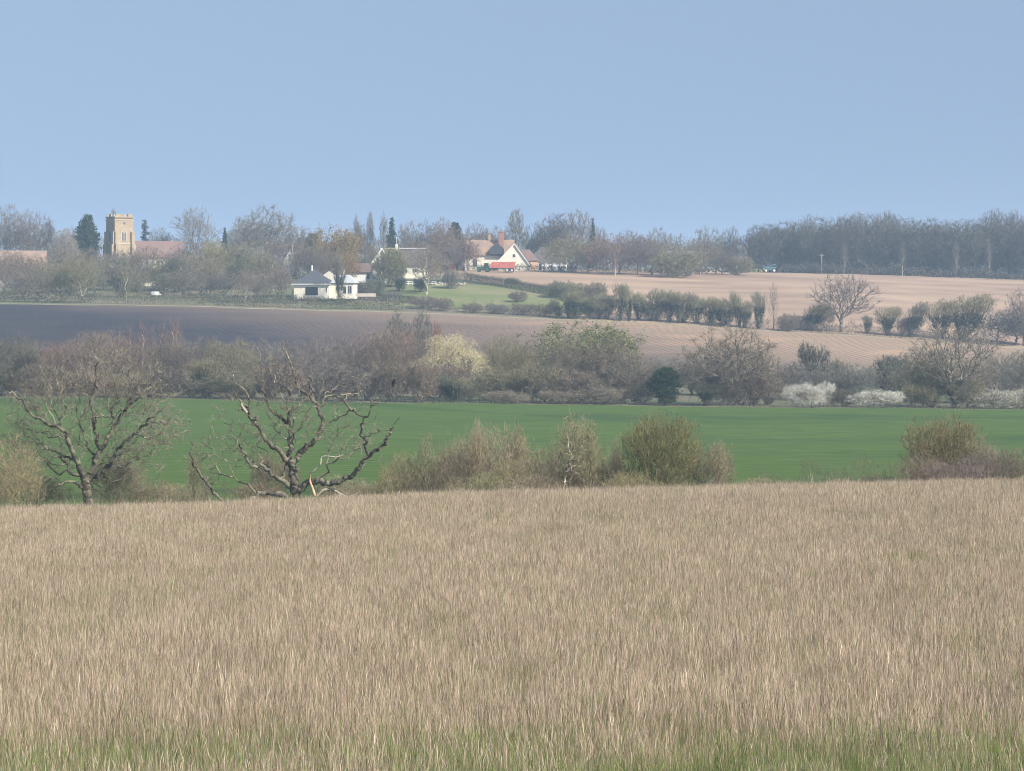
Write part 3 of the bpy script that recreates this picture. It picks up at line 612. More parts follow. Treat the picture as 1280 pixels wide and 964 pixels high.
# skyline and village trees: kind, name, column, distance, top row, width, colour, label
SKY = [
 ('round0','bare_tree',8,905,259,54,GB,'grey-brown bare tree at the far left edge of the village skyline'),
 ('round1','bare_tree',42,902,264,52,GB,'broad olive-brown bare tree second from the left on the skyline'),
 ('tall0','bare_tree',63,900,270,22,(.13,.13,.10),'slim olive bare tree left of the dark yew'),
 ('blostree','blossom_tree',80,872,287,38,(.22,.19,.15),'pale budding tree just left of the dark yew'),
 ('yew0','yew_tree',109,885,267,30,DK,'large dark evergreen yew left of the church tower'),
 ('tall1','bare_tree',142,935,259,18,GB,'thin bare tree top showing above the church tower'),
 ('round2','bare_tree',96,915,282,34,PU,'small purplish bare tree behind the dark yew'),
 ('pine0','pine_tree',181,905,272,22,DK,'small open dark pine just right of the church tower'),
 ('round3','bare_tree',199,910,284,30,GB,'low bare tree between the pine and the tall open tree'),
 ('spread1','bare_tree',246,905,261,58,GB,'tall open bare tree with visible limbs right of the church'),
 ('conifer0','conifer_tree',281,885,282,15,DK,'small dark conifer beside the yellow-green willow'),
 ('round1','bare_tree',302,915,273,44,GB,'bare tree on the left shoulder of the widest village crown'),
 ('round0','bare_tree',334,900,260,84,GB,'widest bare crown on the village skyline, pale brown'),
 ('round2','bare_tree',372,905,281,44,GB,'bare tree on the right shoulder of the widest village crown'),
 ('yew0','evergreen_tree',391,860,291,24,(.05,.07,.055),'dark blue-green evergreen left of the orange willow'),
 ('weep0','willow_tree',420,812,278,62,(.27,.20,.085),'round orange-tinged willow behind the white bungalow'),
 ('weep1','willow_tree',266,835,300,32,(.30,.26,.10),'yellow-green willow above the bungalow hedge, right of the church'),
 ('tall0','poplar_tree',446,905,265,15,GB,'leftmost thin poplar of the three on the skyline'),
 ('tall1','poplar_tree',463,908,263,17,GB,'middle thin poplar of the three on the skyline'),
 ('tall0','poplar_tree',479,905,263,17,GB,'rightmost thin poplar beside the dark spruce'),
 ('conifer0','spruce_tree',490,892,269,23,DK,'pointed dark spruce behind the aerial of the thatched house'),
 ('round3','bare_tree',452,912,281,36,GB,'low bare tree below the leftmost thin poplar'),
 ('round1','bare_tree',512,905,277,36,GB,'bare tree to the right of the pointed spruce'),
 ('round2','bare_tree',537,902,275,38,GR,'grey bare tree midway between spruce and round evergreen'),
 ('round0','bare_tree',556,898,274,34,RD,'reddish bare tree left of the round evergreen'),
 ('yew0','evergreen_tree',569,910,277,24,(.045,.065,.045),'low rounded evergreen top on the skyline left of the farmhouse'),
 ('round3','bare_tree',596,905,279,38,PU,'purplish bare tree behind the orange roofed farmhouse'),
 ('round1','bare_tree',622,908,283,34,GB,'bare tree behind the farmhouse chimneys'),
 ('tall1','poplar_tree',645,900,260,38,(.20,.18,.125),'tall pale olive tree above the farmhouse gable'),
 ('round2','bare_tree',668,905,279,34,(.10,.11,.085),'dark greenish bare tree between farmhouse and thatched barn'),
 ('round3','bare_tree',698,895,267,66,(.115,.10,.09),'big dense dark bare tree above the thatched barn'),
 ('spread0','bare_tree',722,905,266,48,GB,'open bare crown between the big dense tree and little conifer'),
 ('conifer0','conifer_tree',741,905,270,13,(.04,.06,.05),'little pointed conifer on the skyline right of the big dense tree'),
 ('round1','bare_tree',746,910,282,32,PU,'bare tree under the little pointed conifer'),
 ('round0','bare_tree',714,862,294,72,OL,'wide olive tree beside the thatched barn'),
 ('round2','bare_tree',757,858,292,60,RD,'wide reddish tree behind the pair of white birches'),
 ('round1','bare_tree',797,862,293,50,PU,'purplish bare tree right of the white birches'),
 ('round3','bare_tree',786,905,288,46,GB,'skyline bare tree behind the purplish one'),
 ('round0','bare_tree',822,905,287,44,GB,'round skyline tree above the grey barn roof'),
 ('bush0','bare_tree',844,850,309,58,OL,'low olive thicket tree hiding the grey barn'),
 ('spread1','bare_tree',848,908,293,40,GR,'thin bare tree in the skyline dip right of the barn'),
 ('round2','bare_tree',884,895,283,40,(.20,.175,.13),'pale tan bare tree right of the barn'),
 ('round1','bare_tree',913,905,284,30,(.105,.10,.095),'dark grey bare tree beside the gap before the wood'),
 ('round3','bare_tree',903,890,312,44,GR,'low bare tree behind the rubble heap'),
 ('bush1','bare_tree',925,892,318,40,OL,'low olive bush tree in the gap before the wood'),
 ('birch0','birch_tree',756,852,307,14,(.17,.13,.11),'left white birch of the pair at the tan field edge'),
 ('birch0','birch_tree',769,850,305,16,(.17,.13,.11),'right white birch of the pair at the tan field edge'),
 ('round0','bare_tree',571,865,288,52,RD,'reddish-brown tree left of the farmhouse'),
 ('round2','bare_tree',549,868,290,48,RD,'brown bare tree right of the dark thatched house'),
 ('birch0','birch_tree',581,845,300,30,(.16,.12,.11),'birch with pale stem at the left end of the farmhouse'),
 ('spread0','bare_tree',533,762,309,50,GB,'bare tree with pale trunk at the back of the paddock'),
 ('bush0','bare_tree',565,780,334,24,GR,'small rounded grey bush at the paddock fence'),
 ('bush1','bare_tree',486,782,304,42,OL,'olive bare tree in front of the dark thatched house'),
 ('weep0','bare_tree',494,784,309,32,OL,'second olive tree overlapping the gable of the dark thatched house'),
 # lower left, before and around the church
 ('round2','bare_tree',12,830,312,50,GB,'bare tree behind the orange roof at the far left'),
 ('round3','bare_tree',52,850,303,46,(.14,.14,.12),'grey-green bare tree above the far left orange roof'),
 ('round1','bare_tree',78,835,309,44,GB,'bare tree between yew and the far left roofs'),
 ('round0','bare_tree',60,740,326,56,OL,'olive tree with forked pale trunk behind the left hedge'),
 ('spread0','bare_tree',49,712,333,42,GB,'small forked tree standing at the verge on the far left'),
 ('round2','bare_tree',76,716,326,46,OL,'second tree along the left verge with a pale straight stem'),
 ('round3','bare_tree',101,714,318,52,OL,'third tree along the left verge with a pale straight stem'),
 ('round1','bare_tree',110,800,310,56,RD,'reddish brown tree in front of the church to the left'),
 ('round2','bare_tree',138,805,314,48,PU,'purplish tree covering the foot of the church tower'),
 ('ivy1','ivy_tree',148,745,328,34,GB,'ivy-darkened tree below the church tower'),
 ('birch0','birch_tree',157,728,322,30,OL,'thin pale-stemmed tree below the church tower'),
 ('round0','bare_tree',164,800,311,30,OL,'narrow olive tree right of the tower foot'),
 ('round3','bare_tree',176,768,330,34,GB,'bare tree in front of the little red roof'),
 ('ivy0','ivy_tree',223,765,322,38,(.12,.12,.09),'ivy clad tree below the right end of the church'),
 ('bush1','evergreen_bush',205,758,338,32,DG,'dark green bush right of the little red roof'),
 ('round1','bare_tree',232,825,303,48,PU,'purplish bare tree covering the right end of the church roof'),
 ('round2','bare_tree',243,770,318,50,GB,'bare tree right of the ivy clad tree below the church'),
 ('round0','bare_tree',282,800,306,56,OL,'olive bare tree beneath the small dark conifer'),
 ('round3','bare_tree',263,752,324,44,OL,'rounded olive tree behind the left hedge below the yellow willow'),
 ('ivy2','ivy_tree',291,775,328,42,DG,'dark greenish tree left of the pale-stemmed garden tree'),
 ('spread1','bare_tree',306,722,337,32,GB,'small garden tree with bright forked trunk beside the bungalow hedge'),
 ('round1','bare_tree',312,800,301,54,OL,'olive bare tree in the middle of the village left of the bungalow'),
 ('birch0','birch_tree',341,765,322,36,GB,'pale-stemmed bare tree left of the bungalow'),
 ('round2','bare_tree',345,830,296,54,GB,'bare tree below the widest skyline crown'),
 ('round0','bare_tree',352,748,333,32,GB,'bare tree touching the left end of the bungalow'),
 ('ivy1','ivy_tree',371,810,308,34,GB,'ivy clad tree behind the bungalow roof'),
 ('round3','bare_tree',395,790,309,36,PU,'purplish bare tree directly behind the bungalow'),
 ('ivy2','evergreen_tree',453,800,320,26,DG,'dark green tree left of the small white cottage'),
 ('bush2','evergreen_bush',455,752,350,30,DG,'dark rounded bush right of the bungalow'),
 ('bush0','evergreen_bush',470,758,347,26,(.12,.12,.085),'greyish bush below the small white cottage'),
 ('bush1','evergreen_bush',501,772,346,14,DK,'small clipped dark bush behind the paddock, left'),
 ('bush2','evergreen_bush',525,770,345,18,DK,'small clipped dark bush behind the paddock, right'),
 ('round1','bare_tree',437,785,312,30,(.28,.19,.09),'orange-brown tree at the right side of the willow'),
]
ivyt = {'ivy': (.035,.06,.035)}
for kd, nm, px, D, yt, w_, c, lab in SKY:
    put(kd, nm, px, D, yt, w_, lab, crown=jit(c, .06), trunk=((.42,.40,.36) if 'white' in lab else (.27,.25,.21)) if kd == 'birch0' else ((.34,.30,.24) if 'pale' in lab or 'bright' in lab else (.15,.125,.10)), blossom=(.40,.34,.28),
        cat={'bare_tree':'tree','birch_tree':'birch','willow_tree':'willow','poplar_tree':'poplar','blossom_tree':'tree','evergreen_bush':'bush','pine_tree':'pine','yew_tree':'yew','conifer_tree':'conifer','spruce_tree':'spruce','evergreen_tree':'evergreen','ivy_tree':'tree'}[nm],
        foliage=c if kd[:4] == 'weep' else None)

FILL = [(60,690,0,0,GB)] and [(5,765,334,46,GB),(28,752,338,44,(.19,.18,.14)),(38,795,322,50,OL),(88,770,322,46,GB),(118,755,330,44,GR),(130,775,322,46,OL),(145,820,318,40,RD),(168,772,316,40,GB),(150,790,314,44,GR),(186,800,309,44,GB),(204,770,322,40,OL),(20,770,318,54,GB),(46,775,320,50,RD),(172,745,338,38,OL),(195,775,328,40,GB),(212,800,318,44,PU),(228,745,334,40,GB),(248,800,312,46,OL),(252,742,342,36,GR),(272,775,322,46,OL),(280,742,336,38,GR),(296,815,308,48,GB),(322,745,336,44,GB),(330,790,316,50,OL),(358,775,322,44,GR),(385,825,300,40,GB),(408,800,306,44,GB),(432,835,300,36,OL),(465,845,304,34,GB),(520,850,300,44,RD),(545,800,318,40,GB),(560,845,300,44,PU),(585,860,300,34,RD),(605,880,292,40,PU),(735,870,300,50,OL),(775,868,300,54,RD),(815,868,303,50,PU),(835,862,306,50,OL),(858,866,308,56,OL),(875,880,300,44,GB),(895,905,300,48,GB)]
VLM = [(60,'left of the church'),(125,'just left of the church tower'),(170,'around the little red roof'),(260,'under the yellow-green willow'),(340,'left of the bungalow'),(440,'round the orange willow'),(600,'between the thatched house and farmhouse'),(800,'behind the white birches'),(1000,'round the grey barn')]
seen = {}
for q, (px, D, yt, w_, c) in enumerate(FILL):
    z_ = next(t for x_, t in VLM if px <= x_); seen[z_] = seen.get(z_, 0) + 1
    put(f'round{q % 4}' if q % 3 else 'spread0', 'village_tree', px, D, yt, w_, f'{ORD[seen[z_]-1]} small bare filler tree {z_}'.replace(' filler', ''), crown=jit(c, .06), trunk=(.2,.17,.13), group='small bare trees among the village houses')
# ivy-covered stem in front of the bungalow
put('ivy0', 'ivy_tree', 425, 727, 318, 18, 'slim dark ivy-covered tree standing in front of the bungalow', crown=GB, ivy=(.05,.075,.04))

# hedges round the village
HDG = 'hedges'
hedge('hedge', [(-60,712),(120,712)], 3.0, 2.6, 'long olive hedge along the verge at the far left', (.115,.12,.070), 110, .32)
hedge('hedge', [(128,708),(240,708),(420,709),(505,710)], 2.9, 2.4, 'long brown-green field hedge running below the bungalow', (.165,.155,.095), 110, .32, bare=.5)
hedge('hedge', [(-60,738),(60,738),(180,740),(300,742),(368,740)], 4.2, 3, 'tall brown scrub hedge behind the village verge under the left trees', (.15,.14,.10), 90, .34, ragged=.7, bare=.6)
hedge('hedge', [(250,722),(350,724),(372,724)], 2.4, 1.6, 'dark clipped garden hedge left of the bungalow', (.055,.085,.055), 140, .25)
hedge('hedge', [(384,723),(440,722)], 1.9, 1.6, 'low dark garden hedge in front of the bungalow', (.07,.085,.055), 140, .25)
hedge('hedge', [(440,742),(482,738),(522,732)], 2.3, 2.0, 'dark clipped hedge slanting down to the paddock corner', (.028,.044,.028), 420, .16, ragged=.05, bare=.02)
hedge('hedge', [(578,806),(640,785),(700,765),(728,755)], 2.7, 2.4, 'dark clipped hedge between the paddock and the tan field', (.030,.046,.030), 420, .16, ragged=.06, bare=.02)
hedge('hedge', [(518,785),(576,795)], 1.8, 1.6, 'low dark hedge behind the white paddock fence', (.05,.075,.055), 140, .24)
hedge('hedge', [(505,709),(600,708),(700,707),(745,706)], 3.0, 2.6, 'loose bare brown hedge below the paddock', (.155,.135,.105), 80, .28, ragged=.5, gap=.3, bare=.75)
hedge('hedge', [(640,725),(700,722),(745,718)], 1.6, 1.6, 'low dark hedge above the loose brown one at the paddock foot', (.08,.09,.06), 110, .25, ragged=.3)
hedge('hedge', [(560,862),(610,858),(650,860),(720,866)], 2.2, 1.8, 'dark green hedge in front of farmhouse and thatched barn', (.065,.085,.06), 120, .28)
hedge('hedge', [(700,872),(780,880),(880,900)], 1.5, 1.8, 'low scrubby hedge line at the top of the tan field', (.16,.14,.10), 90, .28, ragged=.5, bare=.6)
hedge('hedge', [(300,726),(372,728)], 1.0, .8, 'low grey garden hedge top beyond the clipped hedge', (.12,.13,.10), 60, .22)
for px, D, yt, w_, c, lab in [(700,762,349,40,DG,'dark greenish bush clump where the paddock hedge meets the tan field'),(722,755,352,40,OL,'olive bush right of the dark greenish clump'),(743,750,350,30,GB,'pale brown bush at the tan field corner'),
   (752,735,366,40,DG,'dark low bush below the tan field corner'),(648,745,362,24,PU,'small purplish bush standing alone in the paddock'),(640,800,346,18,OL,'small yellowish bush behind the paddock hedge'),
   (531,716,368,36,PU,'purplish bush in the brown hedge below the paddock'),(555,712,370,26,GB,'pale-stemmed bush in the brown hedge, right of the purplish bush'),(590,712,378,30,GB,'third bush along the brown hedge below the paddock'),
   (622,712,379,30,GR,'fourth bush along the brown hedge below the paddock'),(655,711,378,30,GB,'fifth bush along the brown hedge below the paddock'),(682,711,377,30,OL,'sixth bush along the brown hedge below the paddock')]:
    put(f'bush{int(px) % 3}', 'bush', px, D, yt, w_, lab, crown=c, cat='bush')

# ------------------------------------------------------------------ the ivy-clad row between the two fields
rowtop = curve([(690,372),(715,362),(740,372),(775,360),(800,366),(835,360),(860,364),(880,372),(905,366),(935,366),(955,374)])
k = 0
for px in np.arange(698, 960, 12.5):
    k += 1; px = px + bd.uniform(-3, 3)
    put(f'ivy{k % 3}', 'ivy_tree', px, 706 + bd.uniform(-1, 5), rowtop(px) + bd.uniform(-9, 13), bd.uniform(18, 38), f'{ORD[k-1]} ivy-clad tree from the left in the row below the tan field', crown=jit((.23,.215,.13)), trunk=(.12,.10,.08), ivy=(.030,.048,.035), group='ivy-clad trees in the row between the fields')
for px, yt, w_, kd, c, nm, lab in [(967,348,20,'nthin_far',GB,'bare_tree','thin whippy sapling at the right end of the ivy-clad row'),
   (985,390,30,'bush1',PU,'bush','low purple-brown scrub bush right of the thin sapling'),(1002,392,30,'bush0',PU,'bush','low scrub bush left of the fine bare field tree'),
   (1018,378,38,'ivy1',OL,'ivy_tree','small olive tree leaning left of the fine bare field tree'),(1033,383,26,'round1',GB,'bare_tree','dark-limbed small tree touching the fine bare field tree'),
   (1052,344,84,'spread1',(.17,.14,.12),'bare_tree','tall fine bare tree with bright trunk standing alone in the row'),
   (1085,394,16,'ivy0',DG,'ivy_tree','short ivy-covered stump tree right of the fine bare tree'),(1111,383,36,'ivy2',OL,'ivy_tree','small round ivy tree with olive top right of the stump'),
   (1130,395,20,'bush2',PU,'bush','thin scrub bush beside the forked ivy tree'),(1143,376,38,'ivy1',(.20,.17,.13),'ivy_tree','forked pale-topped ivy tree above the stubble corner'),
   (1176,373,46,'ivy0',OL,'ivy_tree','left of the two large ivy trees on the right'),(1212,367,62,'ivy2',OL,'ivy_tree','right and largest ivy tree above the stubble corner'),
   (1247,384,58,'round2',(.12,.12,.10),'bare_tree','grey-green bare tree right of the largest ivy tree'),(1280,360,54,'round0',PU,'bare_tree','tall purplish tree at the right edge beside the tan field'),
   (1270,395,70,'round3',(.12,.12,.10),'bare_tree','rounded grey tree at the right edge below the purplish one')]:
    put(kd, nm, px, 704 + (6 if px > 1000 else 0), yt, w_, lab, crown=c, trunk=(.22,.185,.15) if 'bright' in lab else (.12,.10,.085), ivy=(.032,.050,.038), cat='bush' if nm == 'bush' else 'tree')
hedge('hedge', [(972,704),(1060,704),(1145,704),(1260,706)], 2.6, 2.2, 'low dark scrub hedge under the trees right of the sapling', (.10,.085,.075), 90, .28, ragged=.5, bare=.7)
hedge('hedge', [(690,704),(745,704),(860,704),(962,704)], 3.0, 2.0, 'ragged scrub under the ivy-clad row', (.11,.105,.078), 70, .26, ragged=.9, gap=.35, bare=.7)

# ------------------------------------------------------------------ the valley belt behind the green field
belt = curve([(-60,422),(20,420),(60,428),(80,424),(130,414),(165,420),(235,424),(300,422),(350,424),(430,422),(480,408),(520,410),(560,430),(610,422),(640,416),(680,424),(760,420),(800,440),(850,452),(930,448),(990,452),(1060,456),(1110,452),(1160,448),(1240,440),(1320,430)])
bc = [(-60,OL),(30,(.14,.125,.09)),(75,RD),(130,RD),(240,(.165,.14,.115)),(300,OL),(330,PU),(430,PU),(500,RD),(560,GB),(640,OL),(700,GB),(780,GB),(850,GR),(930,GB),(1000,GR),(1100,GR),(1180,OL),(1260,GR),(1340,GR)]
def bcol(px):
    xs = [b[0] for b in bc]; return tuple(float(np.interp(px, xs, [b[1][c] for b in bc])) for c in range(3))
k = 0
for px in np.arange(-30, 1320, 24.0):
    px = px + bd.uniform(-7, 7); k += 1
    if 540 < px < 600: continue
    kk = k - 1; side = 'left' ; 
    put(f'round{(k * 7) % 4}', 'belt_tree', px, bd.uniform(462, 498), belt(px) + bd.uniform(-3, 6), bd.uniform(46, 74), f'{ORD[kk]} bare tree from the left along the back of the valley belt' if kk < 30 else f'{ORD[kk-30]} bare tree along the belt back, counting on rightwards past the holly', crown=jit(bcol(px), .10), trunk=(.15,.125,.10), group='bare trees at the back of the valley belt')
k = 0
for px in np.arange(-26, 1320, 34.0):
    px = px + bd.uniform(-9, 9); k += 1
    if 985 < px < 1130 or 800 < px < 860 or 1225 < px: continue
    put(f'bush{k % 3}', 'belt_bush', px, bd.uniform(431, 442), 460 + bd.uniform(-16, 20), bd.uniform(40, 78), f'{ORD[k-1]} dense brown thicket from the left at the belt foot', crown=jit(tuple(c * .9 for c in bcol(px)), .12), trunk=(.13,.11,.09), cat='thicket', group='thickets at the foot of the valley belt')
BELT = [
 ('spread0','bare_tree',120,452,417,74,(.20,.155,.12),'tan-crowned tree behind the big left oak'),
 ('round1','bare_tree',75,456,427,50,(.19,.13,.105),'pinkish-brown rounded tree left of the tan-crowned tree'),
 ('ivy1','ivy_tree',22,440,432,60,(.13,.12,.09),'dark ivy-stemmed tree at the far left of the belt'),
 ('ivy0','ivy_tree',262,436,448,56,OL,'olive tree with dark ivy stem left of the dead oak'),
 ('tall0','bare_tree',500,505,384,60,GR,'tall thin grey poplar clump before the dark ploughed field'),
 ('tall1','bare_tree',528,505,387,52,GR,'right half of the thin grey poplar clump'),
 ('tall1','bare_tree',546,495,402,26,(.24,.115,.09),'small red-twigged tree above the cream willow'),
 ('round2','bare_tree',488,470,409,56,(.20,.155,.115),'tan bare tree left of the cream willow'),
 ('blostree','willow_tree',566,450,419,88,(.24,.20,.12),'round cream-yellow catkin willow, brightest tree of the belt'),
 ('ivy2','holly_tree',562,434,468,40,DG,'dark twiggy shrub beneath the cream willow'),
 ('round3','bare_tree',636,452,424,66,OL,'rounded olive tree right of the cream willow'),
 ('weep0','willow_tree',735,475,394,124,(.185,.19,.085),'large pale green budding willow, greenest crown of the belt'),
 ('weep1','willow_tree',770,466,425,66,(.19,.17,.10),'olive willow at the right shoulder of the green willow'),
 ('ivy1','ivy_tree',790,446,440,44,GB,'ivy-dark tree between green willow and holly'),
 ('holly0','holly_tree',831,432,458,40,(.030,.060,.026),'dark green dense holly at the edge of the green field'),
 ('round1','bare_tree',909,436,407,124,GB,'largest round bare tree of the belt with thick ivy-footed trunk'),
 ('ivy0','ivy_tree',885,432,478,36,DG,'dark ivy bush left of the largest round tree trunk'),
 ('round3','bare_tree',946,446,432,64,GB,'bare tree overlapping the right side of the largest round tree'),
 ('ivy2','ivy_tree',1018,472,428,42,(.10,.105,.085),'blue-grey ivy-covered tree against the stubble field'),
 ('ivy0','ivy_tree',1050,474,448,34,DG,'low ivy tree right of the blue-grey one'),
 ('ivy1','ivy_tree',1120,470,440,54,(.09,.10,.08),'dark blue-green ivy tree left of the big pale tree'),
 ('spread0','bare_tree',1193,434,411,112,(.21,.18,.14),'big pale lichen-grey leaning tree on the right of the belt'),
 ('round0','bare_tree',1160,440,432,70,OL,'olive bare tree left of the big pale tree'),
 ('bush0','thicket',1050,433,484,44,(.12,.11,.075),'green-brown bush between the two white blackthorns'),
 ('bush1','thicket',1150,433,478,50,OL,'olive bush right of the white blackthorns'),
 ('blos0','blackthorn',1008,430,477,52,GB,'left white-flowering blackthorn beside the green field'),
 ('blos1','blackthorn',1028,434,476,30,GB,'tall white blackthorn top behind the left blackthorn'),
 ('blos1','blackthorn',1092,430,487,66,GB,'right low white-flowering blackthorn beside the green field'),
 ('blos0','blackthorn',1245,431,486,60,GB,'faint white blackthorn right of the big pale tree'),
 ('blos1','blackthorn',1283,431,483,50,GB,'faint white blackthorn at the right edge of the picture'),
 ('blos0','budding_bush',744,430,482,66,GB,'pale budding bush left of the holly at the field edge'),
 ('blos1','budding_bush',700,430,487,50,GB,'low pale bush left of the pale budding bush'),
 ('blos0','budding_bush',635,430,487,60,GB,'low pale scrub at the field edge below the olive tree'),
 ('birch0','dead_tree',679,432,472,14,GB,'short pale dead stem at the field edge'),
]
for kd, nm, px, D, yt, w_, c, lab in BELT:
    bl = (.95,.93,.83) if nm == 'blackthorn' else ((.55,.46,.20) if 'cream' in lab else (.27,.23,.16))
    if 'faint' in lab: bl = (.62,.60,.50)
    if 'cream' in lab: bl = (.84,.74,.44)
    put(kd, nm, px, D, yt, w_, lab, crown=c, trunk=(.5,.47,.42) if 'dead' in lab else ((.26,.23,.19) if 'pale l' in lab else (.14,.12,.10)), blossom=bl, ivy=(.028,.048,.026), foliage=tuple(v * 1.15 for v in c) if kd[:4] == 'weep' else None,
        cat={'bare_tree':'tree','ivy_tree':'tree','willow_tree':'willow','holly_tree':'holly','thicket':'thicket','blackthorn':'blackthorn','budding_bush':'bush','dead_tree':'dead tree'}[nm])
for q, (px, yt, dx) in enumerate([(152,408,0),(162,402,0),(178,398,0),(189,404,0),(203,398,0),(215,394,0),(222,393,0)]):
    put('birch0', 'birch_tree', px, 470 + q * 2, yt, 24, f'{ORD[q]} of seven purple-twigged birches behind the left oak', crown=(.205,.15,.135), trunk=(.62,.58,.55) if q in (2, 4, 5, 6) else (.34,.26,.24), cat='birch', group='purple-twigged birches behind the left oak')
hedge('hedge', [(-60,428.5),(240,428.5),(480,428.5),(620,428.5)], .9, 1.2, 'low dark grassy edge at the back of the green field, left half', (.075,.075,.055), 60, .2, ragged=.7, bare=.6)
hedge('hedge', [(620,428.5),(860,428.5),(1100,428.5),(1340,428.5)], .8, 1.2, 'low tan grassy edge at the back of the green field, right half', (.15,.13,.09), 50, .2, ragged=.8, bare=.6)
# ------------------------------------------------------------------ buildings
def window(parent, x, z, w, h, y=0.0, face='y', mats=('white', 'glass'), name='window', bars=1, sgn=-1):
    """frame and pane on a wall that looks along -y (or +x / -x for face 'x') of its parent"""
    fr = MB(); t = .09
    def bx(mb, a0, a1, z0, z1, d0, d1):
        if face == 'y': mb.box(a0, a1, min(y + sgn*d0, y + sgn*d1), max(y + sgn*d0, y + sgn*d1), z0, z1)
        else: mb.box(min(y + sgn*d0, y + sgn*d1), max(y + sgn*d0, y + sgn*d1), a0, a1, z0, z1)
    bx(fr, x - w/2, x - w/2 + t, z, z + h, .01, .07); bx(fr, x + w/2 - t, x + w/2, z, z + h, .01, .07)
    bx(fr, x - w/2 + t, x + w/2 - t, z + h - t, z + h, .01, .07); bx(fr, x - w/2 + t, x + w/2 - t, z, z + t, .01, .09)
    for b in range(bars):
        c = x - w/2 + w * (b + 1) / (bars + 1); bx(fr, c - .03, c + .03, z + t, z + h - t, .01, .06)
    o = fr.build(name, M[mats[0]], parent); pn = MB(); bx(pn, x - w/2 + t, x + w/2 - t, z + t, z + h - t, .004, .03); pn.build('pane', M[mats[1]], o); return o
def gable_house(name, label, px, D, rz, L, Wd, wh, rh, wall, roof, group=None, cat='house', over=.35, barge=None, hip=0, dz=0, root=None, ox=0, oy=0):
    """ridge along local x; local -y is the front, local +x the right-hand gable"""
    if root is None:
        x, y, z = G(px, D); root = empty(name, (x, y, z + dz), rz); tag(root, label, cat, group)
    w = MB(); a, b = L/2, Wd/2
    if hip == 0: w.prism([(-b + oy, -.6), (b + oy, -.6), (b + oy, wh), (oy, wh + rh), (-b + oy, wh)], 'x', -a + ox, a + ox)
    else: w.box(-a + ox, a + ox, -b + oy, b + oy, -.6, wh)
    wo_ = w.build('wall', M[wall], root)
    r = MB(); t = .22; e = over; sl = rh / b
    if hip == 0:
        for s in (-1, 1):
            prof = [(oy, wh + rh + .02), (oy + s*(b + e), wh - e*sl + .02), (oy + s*(b + e), wh - e*sl + .02 + t), (oy, wh + rh + .02 + t)]
            r.prism(prof if s > 0 else prof[::-1], 'x', -a - e*.8 + ox, a + e*.8 + ox)
    else:
        A, B_ = a + e, b + e; z0 = wh + .02; hr = max(0.01, a - hip)
        pts = [(-A+ox,-B_+oy,z0),(A+ox,-B_+oy,z0),(A+ox,B_+oy,z0),(-A+ox,B_+oy,z0),(-hr+ox,oy,z0+rh),(hr+ox,oy,z0+rh)]
        n = len(r.v); r.v += pts; r.f += [(n,n+1,n+5,n+4),(n+1,n+2,n+5),(n+2,n+3,n+4,n+5),(n+3,n,n+4),(n+3,n+2,n+1,n)]
    ro = r.build('roof', M[roof], root)
    if barge:
        for sx_ in (-1, 1):
            m = MB()
            for s in (-1, 1):
                prof = [(oy, wh + rh - .12), (oy + s*(b + e + .02), wh - (e+.02)*sl - .12), (oy + s*(b + e + .02), wh - (e+.02)*sl + .20), (oy, wh + rh + .20)]
                xa = ox + sx_*(a + e*.8 + .01); m.prism(prof if s > 0 else prof[::-1], 'x', min(xa, xa + sx_*.06), max(xa, xa + sx_*.06))
            m.build('bargeboard', M[barge], root)
    return root, ro
def chimney(parent, x, y, z0, z1, w, d, mat='brick', pots=2):
    m = MB().box(x - w/2, x + w/2, y - d/2, y + d/2, z0, z1).box(x - w/2 - .08, x + w/2 + .08, y - d/2 - .08, y + d/2 + .08, z1 + .002, z1 + .18)
    c = m.build('chimney', M[mat], parent)
    for i in range(pots):
        xx = x + (i - (pots - 1) / 2) * .45; MB().tube((xx, y, z1 + .18), (xx, y, z1 + .62), .13, .10, 8).build('chimney_pot', M['terracotta'], c) if parent.parent is None else None
    return c

# church: root at the tower, turned so that the south face looks 33 degrees right of the camera
cx, cy, cz = G(149.5, 885); RZ = math.radians(33)
church = tag(empty('church', (cx, cy, cz), RZ), 'old flint church with square battlemented tower and red tiled nave', 'church')
tw_ = 6.3; a = tw_ / 2; TH = Zrow(271, 885) - cz      # parapet walk level
t = MB().box(-a, a, -a, a, -.8, TH - 8.4).box(-a + .06, a - .06, -a + .06, a - .06, TH - 8.39, TH - 1.2).box(-a + .12, a - .12, -a + .12, a - .12, TH - 1.19, TH)
tower = t.build('tower', M['stone'], church)
for zz, g_ in ((TH - 8.4, .14), (TH - 1.2, .12)):
    MB().box(-a - g_, a + g_, -a - g_, a + g_, zz - .02, zz + .24).build('string_course', M['stone_trim'], church)
bt = MB()
for s in (-1, 1):
    for i in range(3):
        c = -a + .05 + (i + .5) * (tw_ - .1) / 3 
        bt.box(c - .68, c + .68, s * (a - .05) - .17 , s * (a - .05) + .17, TH + .002, TH + .75)
        if i == 1: bt.box(s * (a - .05) - .17, s * (a - .05) + .17, c - .68, c + .68, TH + .002, TH + .75)
for s in (-1, 1):
    bt.box(-a - .06, a + .06, s * a - .22, s * a + .16, TH - .35, TH); bt.box(s * a - .22, s * a + .16, -a + .23, a - .23, TH - .35, TH)
bt.build('battlement', M['stone'], church)
